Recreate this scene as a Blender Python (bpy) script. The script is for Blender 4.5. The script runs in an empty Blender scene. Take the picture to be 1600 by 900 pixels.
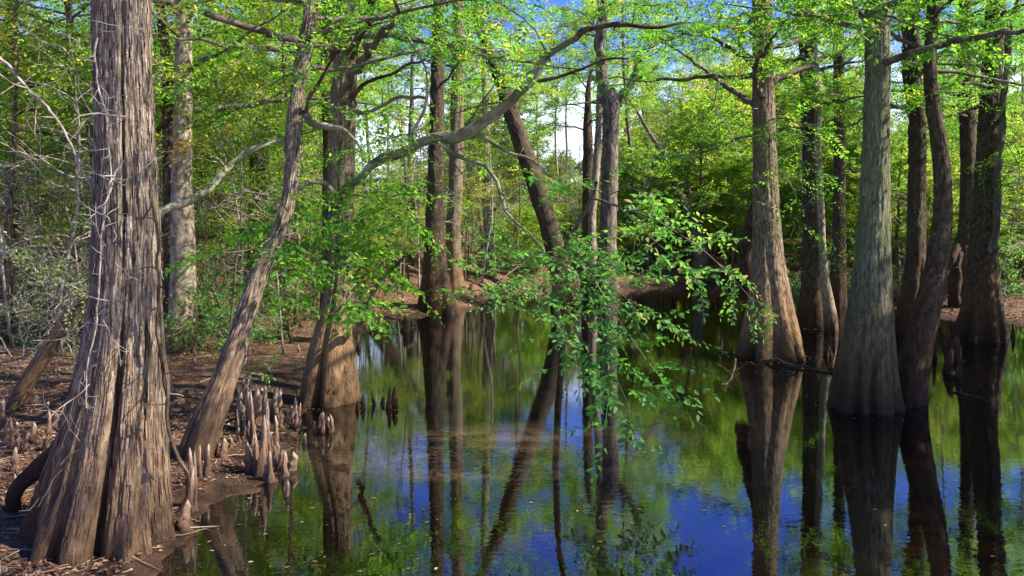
import bpy, math, random
import numpy as np
from mathutils import Vector

R = np.random.RandomState(11)
random.seed(5)
sc = bpy.context.scene
COL = sc.collection
F, HC, YH = 1250.0, 2.2, 370.0          # focal length in photo pixels, camera height, horizon row


def W(px, py, d):
    return np.array([(px - 800.0) / F * d, d, HC + (YH - py) / F * d])


# ------------------------------------------------------------------ noise
def _h(ix, iy, iz, seed):
    n = (ix.astype(np.int64) * 374761393 + iy.astype(np.int64) * 668265263 + iz.astype(np.int64) * 2147483647 + seed * 974634777) & 0xFFFFFFFF
    n = ((n ^ (n >> 13)) * 1274126177) & 0xFFFFFFFF
    n = n ^ (n >> 16)
    return (n & 0xFFFF) / 65535.0


def vn(p, seed=0):
    p = np.asarray(p, float)
    i = np.floor(p)
    f = p - i
    f = f * f * (3 - 2 * f)
    i = i.astype(np.int64)
    out = 0
    for a in (0, 1):
        wa = f[..., 0] if a else 1 - f[..., 0]
        for b in (0, 1):
            wb = f[..., 1] if b else 1 - f[..., 1]
            for c in (0, 1):
                wc = f[..., 2] if c else 1 - f[..., 2]
                out = out + wa * wb * wc * _h(i[..., 0] + a, i[..., 1] + b, i[..., 2] + c, seed)
    return out


def fbm(p, o=3, seed=0):
    s, a, t = 0, 1.0, 0
    for k in range(o):
        s = s + a * vn(p * (2 ** k), seed + k)
        t += a
        a *= .5
    return s / t


# ------------------------------------------------------------------ materials
def newmat(name):
    m = bpy.data.materials.new(name)
    m.use_nodes = True
    nt = m.node_tree
    for n in list(nt.nodes):
        nt.nodes.remove(n)
    out = nt.nodes.new('ShaderNodeOutputMaterial')
    return m, nt, out


def N(nt, t, **kw):
    n = nt.nodes.new(t)
    for k, v in kw.items():
        if k.startswith('i_'):
            n.inputs[k[2:].replace('_', ' ')].default_value = v
        else:
            setattr(n, k, v)
    return n


def ramp(nt, fac, stops):
    r = N(nt, 'ShaderNodeValToRGB')
    e = r.color_ramp.elements
    while len(e) < len(stops):
        e.new(.5)
    for k, (p, c) in enumerate(stops):
        e[k].position = p
        e[k].color = (c[0], c[1], c[2], 1) if isinstance(c, tuple) else (c, c, c, 1)
    nt.links.new(fac, r.inputs[0])
    return r.outputs[0]


def mapped(nt, src, scale):
    m = N(nt, 'ShaderNodeMapping')
    m.inputs['Scale'].default_value = scale
    nt.links.new(src, m.inputs[0])
    return m.outputs[0]


def mixc(nt, fac, a, b, mode='MIX'):
    m = N(nt, 'ShaderNodeMix', data_type='RGBA', blend_type=mode)
    for v, i in ((fac, 0), (a, 6), (b, 7)):
        if hasattr(v, 'is_linked') or hasattr(v, 'links'):
            nt.links.new(v, m.inputs[i])
        elif i == 0:
            m.inputs[0].default_value = v
        else:
            m.inputs[i].default_value = (v[0], v[1], v[2], 1)
    return m.outputs[2]


def noise(nt, vec, scale, detail=3, rough=.55, dist=0):
    n = N(nt, 'ShaderNodeTexNoise')
    n.inputs['Scale'].default_value = scale
    n.inputs['Detail'].default_value = detail
    n.inputs['Roughness'].default_value = rough
    n.inputs['Distortion'].default_value = dist
    nt.links.new(vec, n.inputs['Vector'])
    return n.outputs[0]


def bark(name, dark, mid, light, low, moss=0.0, fib=(26, 26, 1.6), bump=.02, lowz=1.6, patch=.5):
    m, nt, out = newmat(name)
    at = N(nt, 'ShaderNodeAttribute', attribute_name='bc').outputs['Vector']
    f = noise(nt, mapped(nt, at, fib), 1.0, 4, .6, .3)
    g = noise(nt, mapped(nt, at, (5, 5, .9)), 1.0, 3, .6)
    c = ramp(nt, f, [(.36, dark), (.49, mid), (.64, light)])
    c2 = ramp(nt, f, [(.30, tuple(x * .55 for x in dark)), (.5, tuple(x * .75 for x in mid)), (.75, mid)])
    pf = ramp(nt, g, [(.35, 0.0), (.62, 1.0)])
    h = noise(nt, mapped(nt, at, (fib[0] * .3, fib[1] * .3, fib[2] * .9)), 1.0, 5, .7, .8)
    c = mixc(nt, ramp(nt, h, [(.34, .85), (.46, 0.0)]), c, tuple(x * .6 for x in dark))
    c = mixc(nt, ramp(nt, h, [(.56, 0.0), (.74, .5)]), c, tuple(min(.8, x * 1.2) for x in light))
    mm = N(nt, 'ShaderNodeMath', operation='MULTIPLY')
    nt.links.new(pf, mm.inputs[0])
    mm.inputs[1].default_value = patch
    c = mixc(nt, mm.outputs[0], c, c2)
    if moss > 0:
        q = noise(nt, mapped(nt, at, (3, 3, 1.2)), 1.3, 4, .6)
        q = ramp(nt, q, [(.4, 0.0), (.62, moss)])
        c = mixc(nt, q, c, (.10, .125, .045))
    # silt-stained foot of the trunk: a tide mark at a height, broken up by noise
    li = noise(nt, at, 16.0, 5, .7, .5)
    c = mixc(nt, ramp(nt, li, [(.60, 0.0), (.68, .55)]), c, (.40, .40, .34))
    geo = N(nt, 'ShaderNodeSeparateXYZ')
    nt.links.new(at, geo.inputs[0])
    a = N(nt, 'ShaderNodeMath', operation='MULTIPLY_ADD')
    nt.links.new(g, a.inputs[0])
    a.inputs[1].default_value = 1.2
    nt.links.new(geo.outputs[2], a.inputs[2])
    mr = N(nt, 'ShaderNodeMapRange')
    mr.inputs[1].default_value = lowz * .45
    mr.inputs[2].default_value = lowz + .6
    mr.inputs[3].default_value = 1
    mr.inputs[4].default_value = 0
    nt.links.new(a.outputs[0], mr.inputs[0])
    lowc = ramp(nt, f, [(.3, tuple(x * .45 for x in low)), (.55, low), (.8, tuple(min(1, x * 1.35) for x in low))])
    c = mixc(nt, mr.outputs[0], c, lowc)
    # wet band at the waterline
    mr2 = N(nt, 'ShaderNodeMapRange')
    mr2.inputs[1].default_value = .6
    mr2.inputs[2].default_value = 1.25
    mr2.inputs[3].default_value = .85
    mr2.inputs[4].default_value = 0
    nt.links.new(a.outputs[0], mr2.inputs[0])
    c = mixc(nt, mr2.outputs[0], c, (.022, .012, .007))
    b = N(nt, 'ShaderNodeBump')
    b.inputs['Strength'].default_value = .9
    b.inputs['Distance'].default_value = bump
    ff = noise(nt, mapped(nt, at, (fib[0] * 2.2, fib[1] * 2.2, fib[2] * 2.5)), 1.0, 4, .65)
    ad = N(nt, 'ShaderNodeMath', operation='MULTIPLY_ADD')
    nt.links.new(ff, ad.inputs[0])
    ad.inputs[1].default_value = .8
    nt.links.new(f, ad.inputs[2])
    nt.links.new(ad.outputs[0], b.inputs['Height'])
    p = N(nt, 'ShaderNodeBsdfPrincipled')
    p.inputs['Roughness'].default_value = .88
    p.inputs['Specular IOR Level'].default_value = .25
    nt.links.new(c, p.inputs['Base Color'])
    nt.links.new(b.outputs[0], p.inputs['Normal'])
    nt.links.new(p.outputs[0], out.inputs[0])
    return m


def leafmat(name, stops, tr=.5, tboost=3.0, rough=.55):
    m, nt, out = newmat(name)
    at = N(nt, 'ShaderNodeAttribute', attribute_name='rnd').outputs['Fac']
    c = ramp(nt, at, stops)
    c2 = mixc(nt, 1.0, c, (tboost, tboost * 1.02, tboost * .6), 'MULTIPLY')
    d = N(nt, 'ShaderNodeBsdfPrincipled')
    d.inputs['Roughness'].default_value = rough
    d.inputs['Specular IOR Level'].default_value = .35
    nt.links.new(c, d.inputs['Base Color'])
    t = N(nt, 'ShaderNodeBsdfTranslucent')
    nt.links.new(c2, t.inputs[0])
    mx = N(nt, 'ShaderNodeMixShader')
    mx.inputs[0].default_value = tr
    nt.links.new(d.outputs[0], mx.inputs[1])
    nt.links.new(t.outputs[0], mx.inputs[2])
    nt.links.new(mx.outputs[0], out.inputs[0])
    return m


M = {}
M['grey'] = bark('bark_grey', (.032, .019, .011), (.20, .142, .094), (.47, .385, .295), (.19, .11, .058), 0, fib=(72, 72, 5.0), bump=.035, patch=.6, lowz=1.7)
M['tan'] = bark('bark_tan', (.035, .022, .013), (.19, .13, .082), (.42, .33, .24), (.21, .12, .058), .2, fib=(50, 50, 8), bump=.025, patch=.85, lowz=2.2)
M['green'] = bark('bark_green', (.045, .04, .02), (.165, .155, .085), (.36, .345, .235), (.095, .055, .027), .65, fib=(60, 60, 7), bump=.025, patch=.7, lowz=2.0)
M['brown'] = bark('bark_brown', (.016, .009, .006), (.07, .042, .025), (.17, .115, .08), (.08, .04, .019), .2, fib=(34, 34, 8), bump=.035, patch=.8, lowz=2.2)
M['pale'] = bark('bark_pale', (.11, .075, .05), (.27, .205, .145), (.44, .36, .28), (.22, .14, .08), .15, fib=(16, 16, 6), bump=.012)
M['far'] = bark('bark_far', (.05, .038, .028), (.13, .098, .072), (.27, .22, .175), (.10, .065, .04), 0, fib=(14, 14, 3))
M['moss'] = bark('bark_mossy', (.10, .085, .05), (.25, .21, .13), (.48, .44, .34), (.24, .2, .13), .75, fib=(8, 8, 3))
M['twig'] = bark('twig_pale', (.14, .11, .085), (.30, .25, .20), (.50, .44, .37), (.28, .22, .17), 0, fib=(10, 10, 10), bump=.002)
M['twigd'] = bark('twig_dark', (.05, .04, .03), (.12, .09, .07), (.22, .18, .14), (.1, .08, .05), 0, fib=(10, 10, 4), bump=.001)

M['leaf'] = leafmat('leaf_canopy', [(0, (.028, .085, .008)), (.35, (.062, .165, .014)), (.7, (.115, .23, .022)), (.90, (.19, .25, .035)), (1, (.33, .20, .045))], tr=.55)
M['leafb'] = leafmat('leaf_broad', [(0, (.030, .095, .016)), (.4, (.058, .165, .028)), (.8, (.11, .23, .04)), (.95, (.19, .25, .06)), (1, (.30, .20, .09))], tr=.45)
M['leaff'] = leafmat('leaf_far', [(0, (.045, .095, .014)), (.4, (.095, .175, .022)), (.75, (.155, .235, .032)), (.95, (.25, .26, .05)), (1, (.33, .17, .05))], tr=.55)
M['leafdry'] = leafmat('leaf_dry', [(0, (.05, .022, .011)), (.4, (.14, .07, .037)), (.75, (.25, .15, .09)), (1, (.44, .34, .26))], tr=.1, tboost=1.2)
M['leafsage'] = leafmat('leaf_pale', [(0, (.06, .10, .03)), (.5, (.13, .17, .06)), (.9, (.25, .27, .13)), (1, (.38, .30, .18))], tr=.35)

# knee
m, nt, out = newmat('knee_bark')
at = N(nt, 'ShaderNodeAttribute', attribute_name='bc').outputs['Vector']
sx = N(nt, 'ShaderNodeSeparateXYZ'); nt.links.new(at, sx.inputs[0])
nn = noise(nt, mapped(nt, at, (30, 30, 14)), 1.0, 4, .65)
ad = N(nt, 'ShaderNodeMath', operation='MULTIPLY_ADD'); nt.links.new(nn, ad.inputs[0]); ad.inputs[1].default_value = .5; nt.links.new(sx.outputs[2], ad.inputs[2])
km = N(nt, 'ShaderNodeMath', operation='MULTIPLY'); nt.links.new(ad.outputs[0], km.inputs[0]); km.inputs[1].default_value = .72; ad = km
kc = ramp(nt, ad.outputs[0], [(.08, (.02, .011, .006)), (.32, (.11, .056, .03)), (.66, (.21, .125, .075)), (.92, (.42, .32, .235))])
b = N(nt, 'ShaderNodeBump'); b.inputs['Distance'].default_value = .012; nt.links.new(nn, b.inputs['Height'])
p = N(nt, 'ShaderNodeBsdfPrincipled'); p.inputs['Roughness'].default_value = .85
nt.links.new(kc, p.inputs['Base Color']); nt.links.new(b.outputs[0], p.inputs['Normal']); nt.links.new(p.outputs[0], out.inputs[0])
M['knee'] = m

# ground
m, nt, out = newmat('leaf_littered_mud')
tc = N(nt, 'ShaderNodeTexCoord').outputs['Object']
n1 = noise(nt, tc, 14, 5, .7, .5)
n2 = noise(nt, tc, 1.1, 3, .6)
n3 = noise(nt, mapped(nt, tc, (1, 1, .2)), 46, 3, .7)
c = ramp(nt, n1, [(.28, (.045, .025, .015)), (.5, (.16, .085, .05)), (.72, (.32, .20, .13))])
c = mixc(nt, ramp(nt, n2, [(.42, 0.0), (.62, .75)]), c, (.15, .075, .045))
c = mixc(nt, ramp(nt, n3, [(.5, 0.0), (.7, .6)]), c, (.045, .03, .02))
sx = N(nt, 'ShaderNodeSeparateXYZ'); nt.links.new(tc, sx.inputs[0])
mr = N(nt, 'ShaderNodeMapRange'); mr.inputs[1].default_value = -.02; mr.inputs[2].default_value = .006; mr.inputs[3].default_value = 1; mr.inputs[4].default_value = 0
nt.links.new(sx.outputs[2], mr.inputs[0])
wetm = N(nt, 'ShaderNodeMapRange'); wetm.inputs[1].default_value = .035; wetm.inputs[2].default_value = .10; wetm.inputs[3].default_value = .85; wetm.inputs[4].default_value = 0
nt.links.new(sx.outputs[2], wetm.inputs[0]); c = mixc(nt, wetm.outputs[0], c, (.040, .022, .013))
c = mixc(nt, mr.outputs[0], c, (.30, .135, .045))
mrd = N(nt, 'ShaderNodeMapRange'); mrd.inputs[1].default_value = -.26; mrd.inputs[2].default_value = -.05; mrd.inputs[3].default_value = 1; mrd.inputs[4].default_value = 0
nt.links.new(sx.outputs[2], mrd.inputs[0]); c = mixc(nt, mrd.outputs[0], c, (.014, .008, .004))  # deep bed coloured darker to stand for light absorbed by the water
b = N(nt, 'ShaderNodeBump'); b.inputs['Distance'].default_value = .05; b.inputs['Strength'].default_value = .9
ad = N(nt, 'ShaderNodeMath', operation='ADD'); nt.links.new(n1, ad.inputs[0]); nt.links.new(n3, ad.inputs[1]); nt.links.new(ad.outputs[0], b.inputs['Height'])
p = N(nt, 'ShaderNodeBsdfPrincipled'); p.inputs['Roughness'].default_value = .92; p.inputs['Specular IOR Level'].default_value = .2
nt.links.new(c, p.inputs['Base Color']); nt.links.new(b.outputs[0], p.inputs['Normal']); nt.links.new(p.outputs[0], out.inputs[0])
M['ground'] = m

# water
m, nt, out = newmat('tea_coloured_water')
tc = N(nt, 'ShaderNodeTexCoord').outputs['Object']
w1 = noise(nt, mapped(nt, tc, (1.0, 1.7, 1)), 9.0, 2, .5, .4)
w2 = noise(nt, mapped(nt, tc, (1.0, 1.4, 1)), 34.0, 2, .5)
ad = N(nt, 'ShaderNodeMath', operation='MULTIPLY_ADD'); nt.links.new(w2, ad.inputs[0]); ad.inputs[1].default_value = .08; nt.links.new(w1, ad.inputs[2])
b = N(nt, 'ShaderNodeBump'); b.inputs['Distance'].default_value = .0005; b.inputs['Strength'].default_value = 1.0
nt.links.new(ad.outputs[0], b.inputs['Height'])
streaks = noise(nt, mapped(nt, tc, (.16, .85, 1)), 1.0, 3, .5, .3)
streaks = ramp(nt, streaks, [(.42, 0.0), (.70, 1.0)])
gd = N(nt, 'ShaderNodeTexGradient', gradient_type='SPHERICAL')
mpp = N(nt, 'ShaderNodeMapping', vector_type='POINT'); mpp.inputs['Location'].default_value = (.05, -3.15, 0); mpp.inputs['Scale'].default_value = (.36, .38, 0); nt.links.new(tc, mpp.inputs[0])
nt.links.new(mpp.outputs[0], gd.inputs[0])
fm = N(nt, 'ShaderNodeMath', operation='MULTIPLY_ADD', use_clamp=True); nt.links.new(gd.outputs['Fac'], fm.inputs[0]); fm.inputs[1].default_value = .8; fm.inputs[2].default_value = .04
fm2 = N(nt, 'ShaderNodeMath', operation='MULTIPLY'); nt.links.new(fm.outputs[0], fm2.inputs[0]); nt.links.new(streaks, fm2.inputs[1]); streaks = fm2.outputs[0]
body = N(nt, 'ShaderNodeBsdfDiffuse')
nt.links.new(mixc(nt, streaks, (.012, .006, .002), (.26, .17, .10)), body.inputs[0])  # pale brown streaks mixed into the body colour, strongest in one patch
tr = N(nt, 'ShaderNodeBsdfTransparent'); tr.inputs[0].default_value = (.90, .56, .22, 1)
mx = N(nt, 'ShaderNodeMixShader')
fa = N(nt, 'ShaderNodeMath', operation='MULTIPLY_ADD'); nt.links.new(streaks, fa.inputs[0]); fa.inputs[1].default_value = -.6; fa.inputs[2].default_value = .7
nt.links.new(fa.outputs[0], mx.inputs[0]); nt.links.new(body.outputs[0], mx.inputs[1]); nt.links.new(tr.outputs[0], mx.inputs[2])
gl = N(nt, 'ShaderNodeBsdfGlossy'); gl.inputs['Roughness'].default_value = .0; gl.inputs[0].default_value = (.88, .93, 1, 1)
nt.links.new(b.outputs[0], gl.inputs['Normal'])
fr = N(nt, 'ShaderNodeFresnel'); fr.inputs['IOR'].default_value = 2.25
mx2 = N(nt, 'ShaderNodeMixShader'); nt.links.new(fr.outputs[0], mx2.inputs[0]); nt.links.new(mx.outputs[0], mx2.inputs[1]); nt.links.new(gl.outputs[0], mx2.inputs[2])
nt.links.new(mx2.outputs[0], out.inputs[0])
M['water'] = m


# ------------------------------------------------------------------ mesh builder
class MB:
    def __init__(s):
        s.V, s.Q, s.MI, s.SM, s.RN, s.BC, s.n = [], [], [], [], [], [], 0

    def add(s, v, q, mi=0, rnd=None, bc=None, smooth=True):
        v = np.asarray(v, float).reshape(-1, 3)
        q = np.asarray(q, np.int64).reshape(-1, 4)
        s.V.append(v)
        s.Q.append(q + s.n)
        s.n += len(v)
        s.MI.append(np.full(len(q), mi, np.int32))
        s.SM.append(np.full(len(q), smooth, bool))
        s.RN.append(np.zeros(len(v)) if rnd is None else rnd)
        s.BC.append(v if bc is None else bc)

    def build(s, name, mats, parent=None, origin=(0, 0, 0)):
        me = bpy.data.meshes.new(name)
        v = np.concatenate(s.V) - np.asarray(origin, float)
        q = np.concatenate(s.Q)
        me.vertices.add(len(v))
        me.vertices.foreach_set('co', v.astype(np.float32).ravel())
        me.loops.add(len(q) * 4)
        me.loops.foreach_set('vertex_index', q.astype(np.int32).ravel())
        me.polygons.add(len(q))
        me.polygons.foreach_set('loop_start', np.arange(0, len(q) * 4, 4, dtype=np.int32))
        me.polygons.foreach_set('material_index', np.concatenate(s.MI))
        me.polygons.foreach_set('use_smooth', np.concatenate(s.SM))
        me.update(calc_edges=True)
        a = me.attributes.new('rnd', 'FLOAT', 'POINT')
        a.data.foreach_set('value', np.concatenate(s.RN).astype(np.float32))
        a = me.attributes.new('bc', 'FLOAT_VECTOR', 'POINT')
        a.data.foreach_set('vector', np.concatenate(s.BC).astype(np.float32).ravel())
        for mt in (mats if isinstance(mats, (list, tuple)) else [mats]):
            me.materials.append(mt)
        o = bpy.data.objects.new(name, me)
        COL.objects.link(o)
        if parent is not None:
            o.parent = parent
        return o


def tag(o, label=None, cat=None, group=None, kind=None):
    if label:
        o['label'] = label
    if cat:
        o['category'] = cat
    if group:
        o['group'] = group
    if kind:
        o['kind'] = kind
    return o


def thing(name, loc, label, cat, group=None):
    o = bpy.data.objects.new(name, None)
    o.empty_display_size = .3
    o.location = tuple(loc)
    COL.objects.link(o)
    return tag(o, label, cat, group)


def smoothpath(P, n, sm=3):
    P = np.asarray(P, float)
    d = np.r_[0, np.cumsum(np.linalg.norm(np.diff(P[:, :3], axis=0), axis=1))]
    t = np.linspace(0, d[-1], n)
    Q = np.stack([np.interp(t, d, P[:, k]) for k in range(P.shape[1])], 1)
    k = max(1, int(sm))
    for _ in range(3):
        pad = np.concatenate([np.repeat(Q[:1] , k, 0) + (np.arange(-k, 0)[:, None]) * (Q[1] - Q[0]),
                              Q, np.repeat(Q[-1:], k, 0) + (np.arange(1, k + 1)[:, None]) * (Q[-1] - Q[-2])])
        c = np.cumsum(np.concatenate([np.zeros((1, pad.shape[1])), pad]), 0)
        Q = (c[2 * k + 1:] - c[:-2 * k - 1]) / (2 * k + 1)
    return Q


def tube(mb, P, rad, sides=6, mi=0, rfun=None, bcoff=None, up=None):
    P = np.asarray(P, float)
    n = len(P)
    rad = np.broadcast_to(np.asarray(rad, float), (n,))
    T = np.gradient(P, axis=0)
    T /= np.linalg.norm(T, axis=1, keepdims=True) + 1e-9
    ref = np.array([1., .02, .03]) if abs(T[:, 2]).mean() > .6 else np.array([.03, .02, 1.])
    A = ref - (T @ ref)[:, None] * T
    A /= np.linalg.norm(A, axis=1, keepdims=True) + 1e-9
    B = np.cross(T, A)
    th = np.linspace(0, 2 * np.pi, sides, endpoint=False)
    s = np.r_[0, np.cumsum(np.linalg.norm(np.diff(P, axis=0), axis=1))]
    TH, S = np.meshgrid(th, s)
    r = rad[:, None] * np.ones_like(TH)
    rb = max(float(np.median(rad)), .004)
    bc = np.stack([np.cos(TH) * rb, np.sin(TH) * rb, (P[:, 2][:, None] * np.ones_like(TH) if mb_vertical(T) else S + 5)], -1)
    if rfun is not None:
        r = rfun(r, TH, S, P, rb)
    V = P[:, None] + r[..., None] * (np.cos(TH)[..., None] * A[:, None] + np.sin(TH)[..., None] * B[:, None])
    idx = np.arange(n * sides).reshape(n, sides)
    a = idx[:-1]
    b2 = np.roll(a, -1, 1)
    c = idx[1:]
    d = np.roll(c, -1, 1)
    q = np.stack([a, b2, d, c], -1).reshape(-1, 4)
    mb.add(V, q, mi, bc=bc.reshape(-1, 3), rnd=np.full(n * sides, .5))
    return V, bc, P


def mb_vertical(T):
    return abs(T[:, 2]).mean() > .6


# ------------------------------------------------------------------ foliage sprays
def leaf6(L, w, fold=.25):
    v = np.array([[0, 0, 0], [.3 * L, .5 * w, fold * w * .5], [.68 * L, .36 * w, fold * w * .4], [L, 0, 0],
                  [.68 * L, -.36 * w, fold * w * .4], [.3 * L, -.5 * w, fold * w * .5]])
    return v, np.array([[0, 1, 2, 3], [0, 3, 4, 5]])


def leaf4(L, w):
    return np.array([[0, 0, 0], [.45 * L, .5 * w, .04 * L], [L, 0, 0], [.45 * L, -.5 * w, .04 * L]]), np.array([[0, 1, 2, 3]])


def rotmat(ax, ay, az):
    cx, sx_, cy, sy, cz, sz = math.cos(ax), math.sin(ax), math.cos(ay), math.sin(ay), math.cos(az), math.sin(az)
    X = np.array([[1, 0, 0], [0, cx, -sx_], [0, sx_, cx]])
    Y = np.array([[cy, 0, sy], [0, 1, 0], [-sy, 0, cy]])
    Z = np.array([[cz, -sz, 0], [sz, cz, 0], [0, 0, 1]])
    return Z @ Y @ X


def make_spray(kind, seed):
    r = random.Random(seed)
    V, Q, n, RN = [], [], 0, []
    if kind == 'broad':
        cnt, TL, LL, LW, f6 = 9, .34, .085, .046, True
    elif kind == 'feather':
        cnt, TL, LL, LW, f6 = 19, .34, .072, .025, False
    elif kind == 'small':
        cnt, TL, LL, LW, f6 = 11, .32, .06, .034, False
    else:  # far
        cnt, TL, LL, LW, f6 = 11, .6, .16, .085, False
    for k in range(cnt):
        t = (k + .6) / cnt
        side = 1 if k % 2 else -1
        if k == cnt - 1:
            side = 0
        s = (.75 + .4 * r.random()) * (1 - .25 * t)
        s *= .65 + .7 * r.random()
        v, q = (leaf6 if f6 else leaf4)(LL * s, LW * s * (.8 + .4 * r.random()))
        tw = .5 if kind in ('broad', 'far', 'small') else .35
        Rm = rotmat(r.gauss(0, tw), r.gauss(.18 if kind != 'feather' else .05, .3), side * (1.0 + r.gauss(0, .2)))
        v = v @ Rm.T + np.array([t * TL, side * .006, -.05 * t * t * TL + r.gauss(0, .012)])
        V.append(v); Q.append(q + n); n += len(v)
        RN.append(np.full(len(v), r.gauss(0, .13)))
    if kind == 'broad':
        ring = np.array([[0, .0016, 0], [0, -.0008, .0014], [0, -.0008, -.0014]])
        v = np.concatenate([ring + [t * TL, 0, -.05 * t * t * TL] for t in (0, .5, 1)])
        V.append(v); Q.append(np.array([[a * 3 + b, a * 3 + (b + 1) % 3, a * 3 + 3 + (b + 1) % 3, a * 3 + 3 + b] for a in (0, 1) for b in range(3)]) + n); RN.append(np.full(9, -.3))
    return np.concatenate(V), np.concatenate(Q), np.concatenate(RN)


SPR = {k: [make_spray(k, 7 * i + len(k)) for i in range(5)] for k in ('broad', 'feather', 'small', 'far')}


def put_sprays(mb, kind, pos, dirs, scale=1.0, tilt=.35, mi=1, sag=.0, tone=.45):
    if len(pos) == 0:
        return
    pos = np.asarray(pos); dirs = np.asarray(dirs, float)
    n = len(pos)
    dirs = dirs + R.normal(0, .25, (n, 3)); dirs[:, 2] -= sag
    X = dirs / np.linalg.norm(dirs, axis=1, keepdims=True)
    U = np.tile([0, 0, 1.], (n, 1)) + R.normal(0, tilt, (n, 3))
    Z = U - (U * X).sum(1, keepdims=True) * X
    Z /= np.linalg.norm(Z, axis=1, keepdims=True) + 1e-9
    Y = np.cross(Z, X)
    sc_ = scale * R.uniform(.7, 1.25, n)
    base = np.clip(tone + R.normal(0, .16, n), 0, 1)
    pick = R.randint(0, 5, n)
    for k in range(5):
        s = pick == k
        if not s.any():
            continue
        v, q, rn = SPR[kind][k]
        m = int(s.sum())
        fr = np.stack([X[s], Y[s], Z[s]], 1) * sc_[s][:, None, None]
        VV = np.einsum('vi,nij->nvj', v, fr) + pos[s][:, None]
        QQ = q[None] + (np.arange(m) * len(v))[:, None, None]
        rr = np.clip(base[s][:, None] + rn[None], 0, .99)
        # a few turning leaves
        mb.add(VV, QQ, mi, rnd=rr.ravel(), smooth=False)


def walk(p, d, L, n, wob, grav=0.0):
    p = np.array(p, float); d = np.array(d, float); d /= np.linalg.norm(d) + 1e-9
    out = [p.copy()]
    for _ in range(n):
        d = d + R.normal(0, wob, 3); d[2] += grav
        d /= np.linalg.norm(d)
        p = p + d * L / n
        out.append(p.copy())
    return np.array(out)


def leafy_limb(mb, P, r0, r1, kind='feather', dens=1.0, tl=.8, start=.25, scale=1.0, tone=.45, sides=6, wood=True, sag=.05, bare=0.0, sub=True, step=.28):
    """a limb along P with side twigs carrying sprays; wood is material 0, leaves material 1"""
    P = np.asarray(P, float)
    L = np.linalg.norm(np.diff(P, axis=0), axis=1).sum()
    n = max(6, int(L / .18))
    Q = smoothpath(P, n, 1)
    Q[1:-1] += R.normal(0, min(.03, r0 * .35), (n - 2, 3))
    if wood:
        tube(mb, Q, np.linspace(r0, r1, n), sides)
    T = np.gradient(Q, axis=0)
    pos, dr = [], []
    nt_ = max(2, int(L * (1 - start) / step * dens))
    for k in range(nt_):
        t = start + (1 - start) * (k + R.uniform(0, 1)) / nt_
        i = min(n - 1, int(t * n))
        f = T[i] / (np.linalg.norm(T[i]) + 1e-9)
        sd = np.cross(f, [0, 0, 1.]); sd /= np.linalg.norm(sd) + 1e-9
        s = 1 if k % 2 else -1
        d = f * R.uniform(.3, .9) + s * sd * R.uniform(.6, 1.1) + np.array([0, 0, R.uniform(-.25, .4)])
        l = tl * R.uniform(.5, 1.15) * (1.05 - .45 * t)
        m = max(3, int(l / .13))
        w = walk(Q[i], d, l, m, .13, -.03)
        tube(mb, w, np.linspace(max(.004, r1 * .8), .0022, m + 1), 3)
        if R.rand() < bare:
            continue
        for j in range(1, m + 1):
            dd = w[j] - w[j - 1]
            pos.append(w[j]); dr.append(dd)
            if sub:
                a = R.uniform(.6, 1.1) * (1 if R.rand() > .5 else -1)
                d2 = np.array([dd[0] * math.cos(a) - dd[1] * math.sin(a), dd[0] * math.sin(a) + dd[1] * math.cos(a), dd[2]])
                q2 = w[j] + d2 / (np.linalg.norm(d2) + 1e-9) * R.uniform(.1, .3)
                pos.append(q2); dr.append(d2)
    d = T[-1]
    pos.append(Q[-1]); dr.append(d)
    dr = np.array(dr); dr /= np.linalg.norm(dr, axis=1, keepdims=True) + 1e-9
    put_sprays(mb, kind, np.array(pos), dr, scale, sag=sag, tone=tone)


# ------------------------------------------------------------------ terrain
SH = np.array([(-2.0, -14), (-2.2, 2.5), (-2.42, 4.2), (-2.46, 5.2), (-2.34, 5.9), (-2.66, 6.7), (-2.55, 7.4), (-2.45, 8.3), (-2.6, 9.3), (-2.95, 10.6),
               (-3.3, 13.5), (-3.7, 17.6), (-3.0, 21.6), (-1.7, 22.9), (-1.2, 24.6), (-1.3, 28), (-.9, 32), (.8, 35), (3.2, 36), (6.2, 36.5), (8.2, 37.5), (10.5, 38.6), (12.6, 37.2),
               (13.8, 34), (13.6, 29), (12.4, 25.5), (11.4, 22.5), (13.2, 19.8), (20, 18.5), (44, 16), (44, -14)], float)


def sdist(x, y):
    p = np.stack([x, y], -1)
    a = SH; b = np.roll(SH, -1, 0)
    dm = np.full(x.shape, 1e9); ins = np.zeros(x.shape, bool)
    for k in range(len(a)):
        e = b[k] - a[k]; w = p - a[k]
        t = np.clip((w @ e) / (e @ e), 0, 1)
        dm = np.minimum(dm, np.linalg.norm(w - t[..., None] * e, axis=-1))
        c = ((a[k, 1] <= y) != (b[k, 1] <= y)) & (x < a[k, 0] + (y - a[k, 1]) / (e[1] if abs(e[1]) > 1e-9 else 1e-9) * e[0])
        ins ^= c
    return np.where(ins, -dm, dm)


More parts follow.
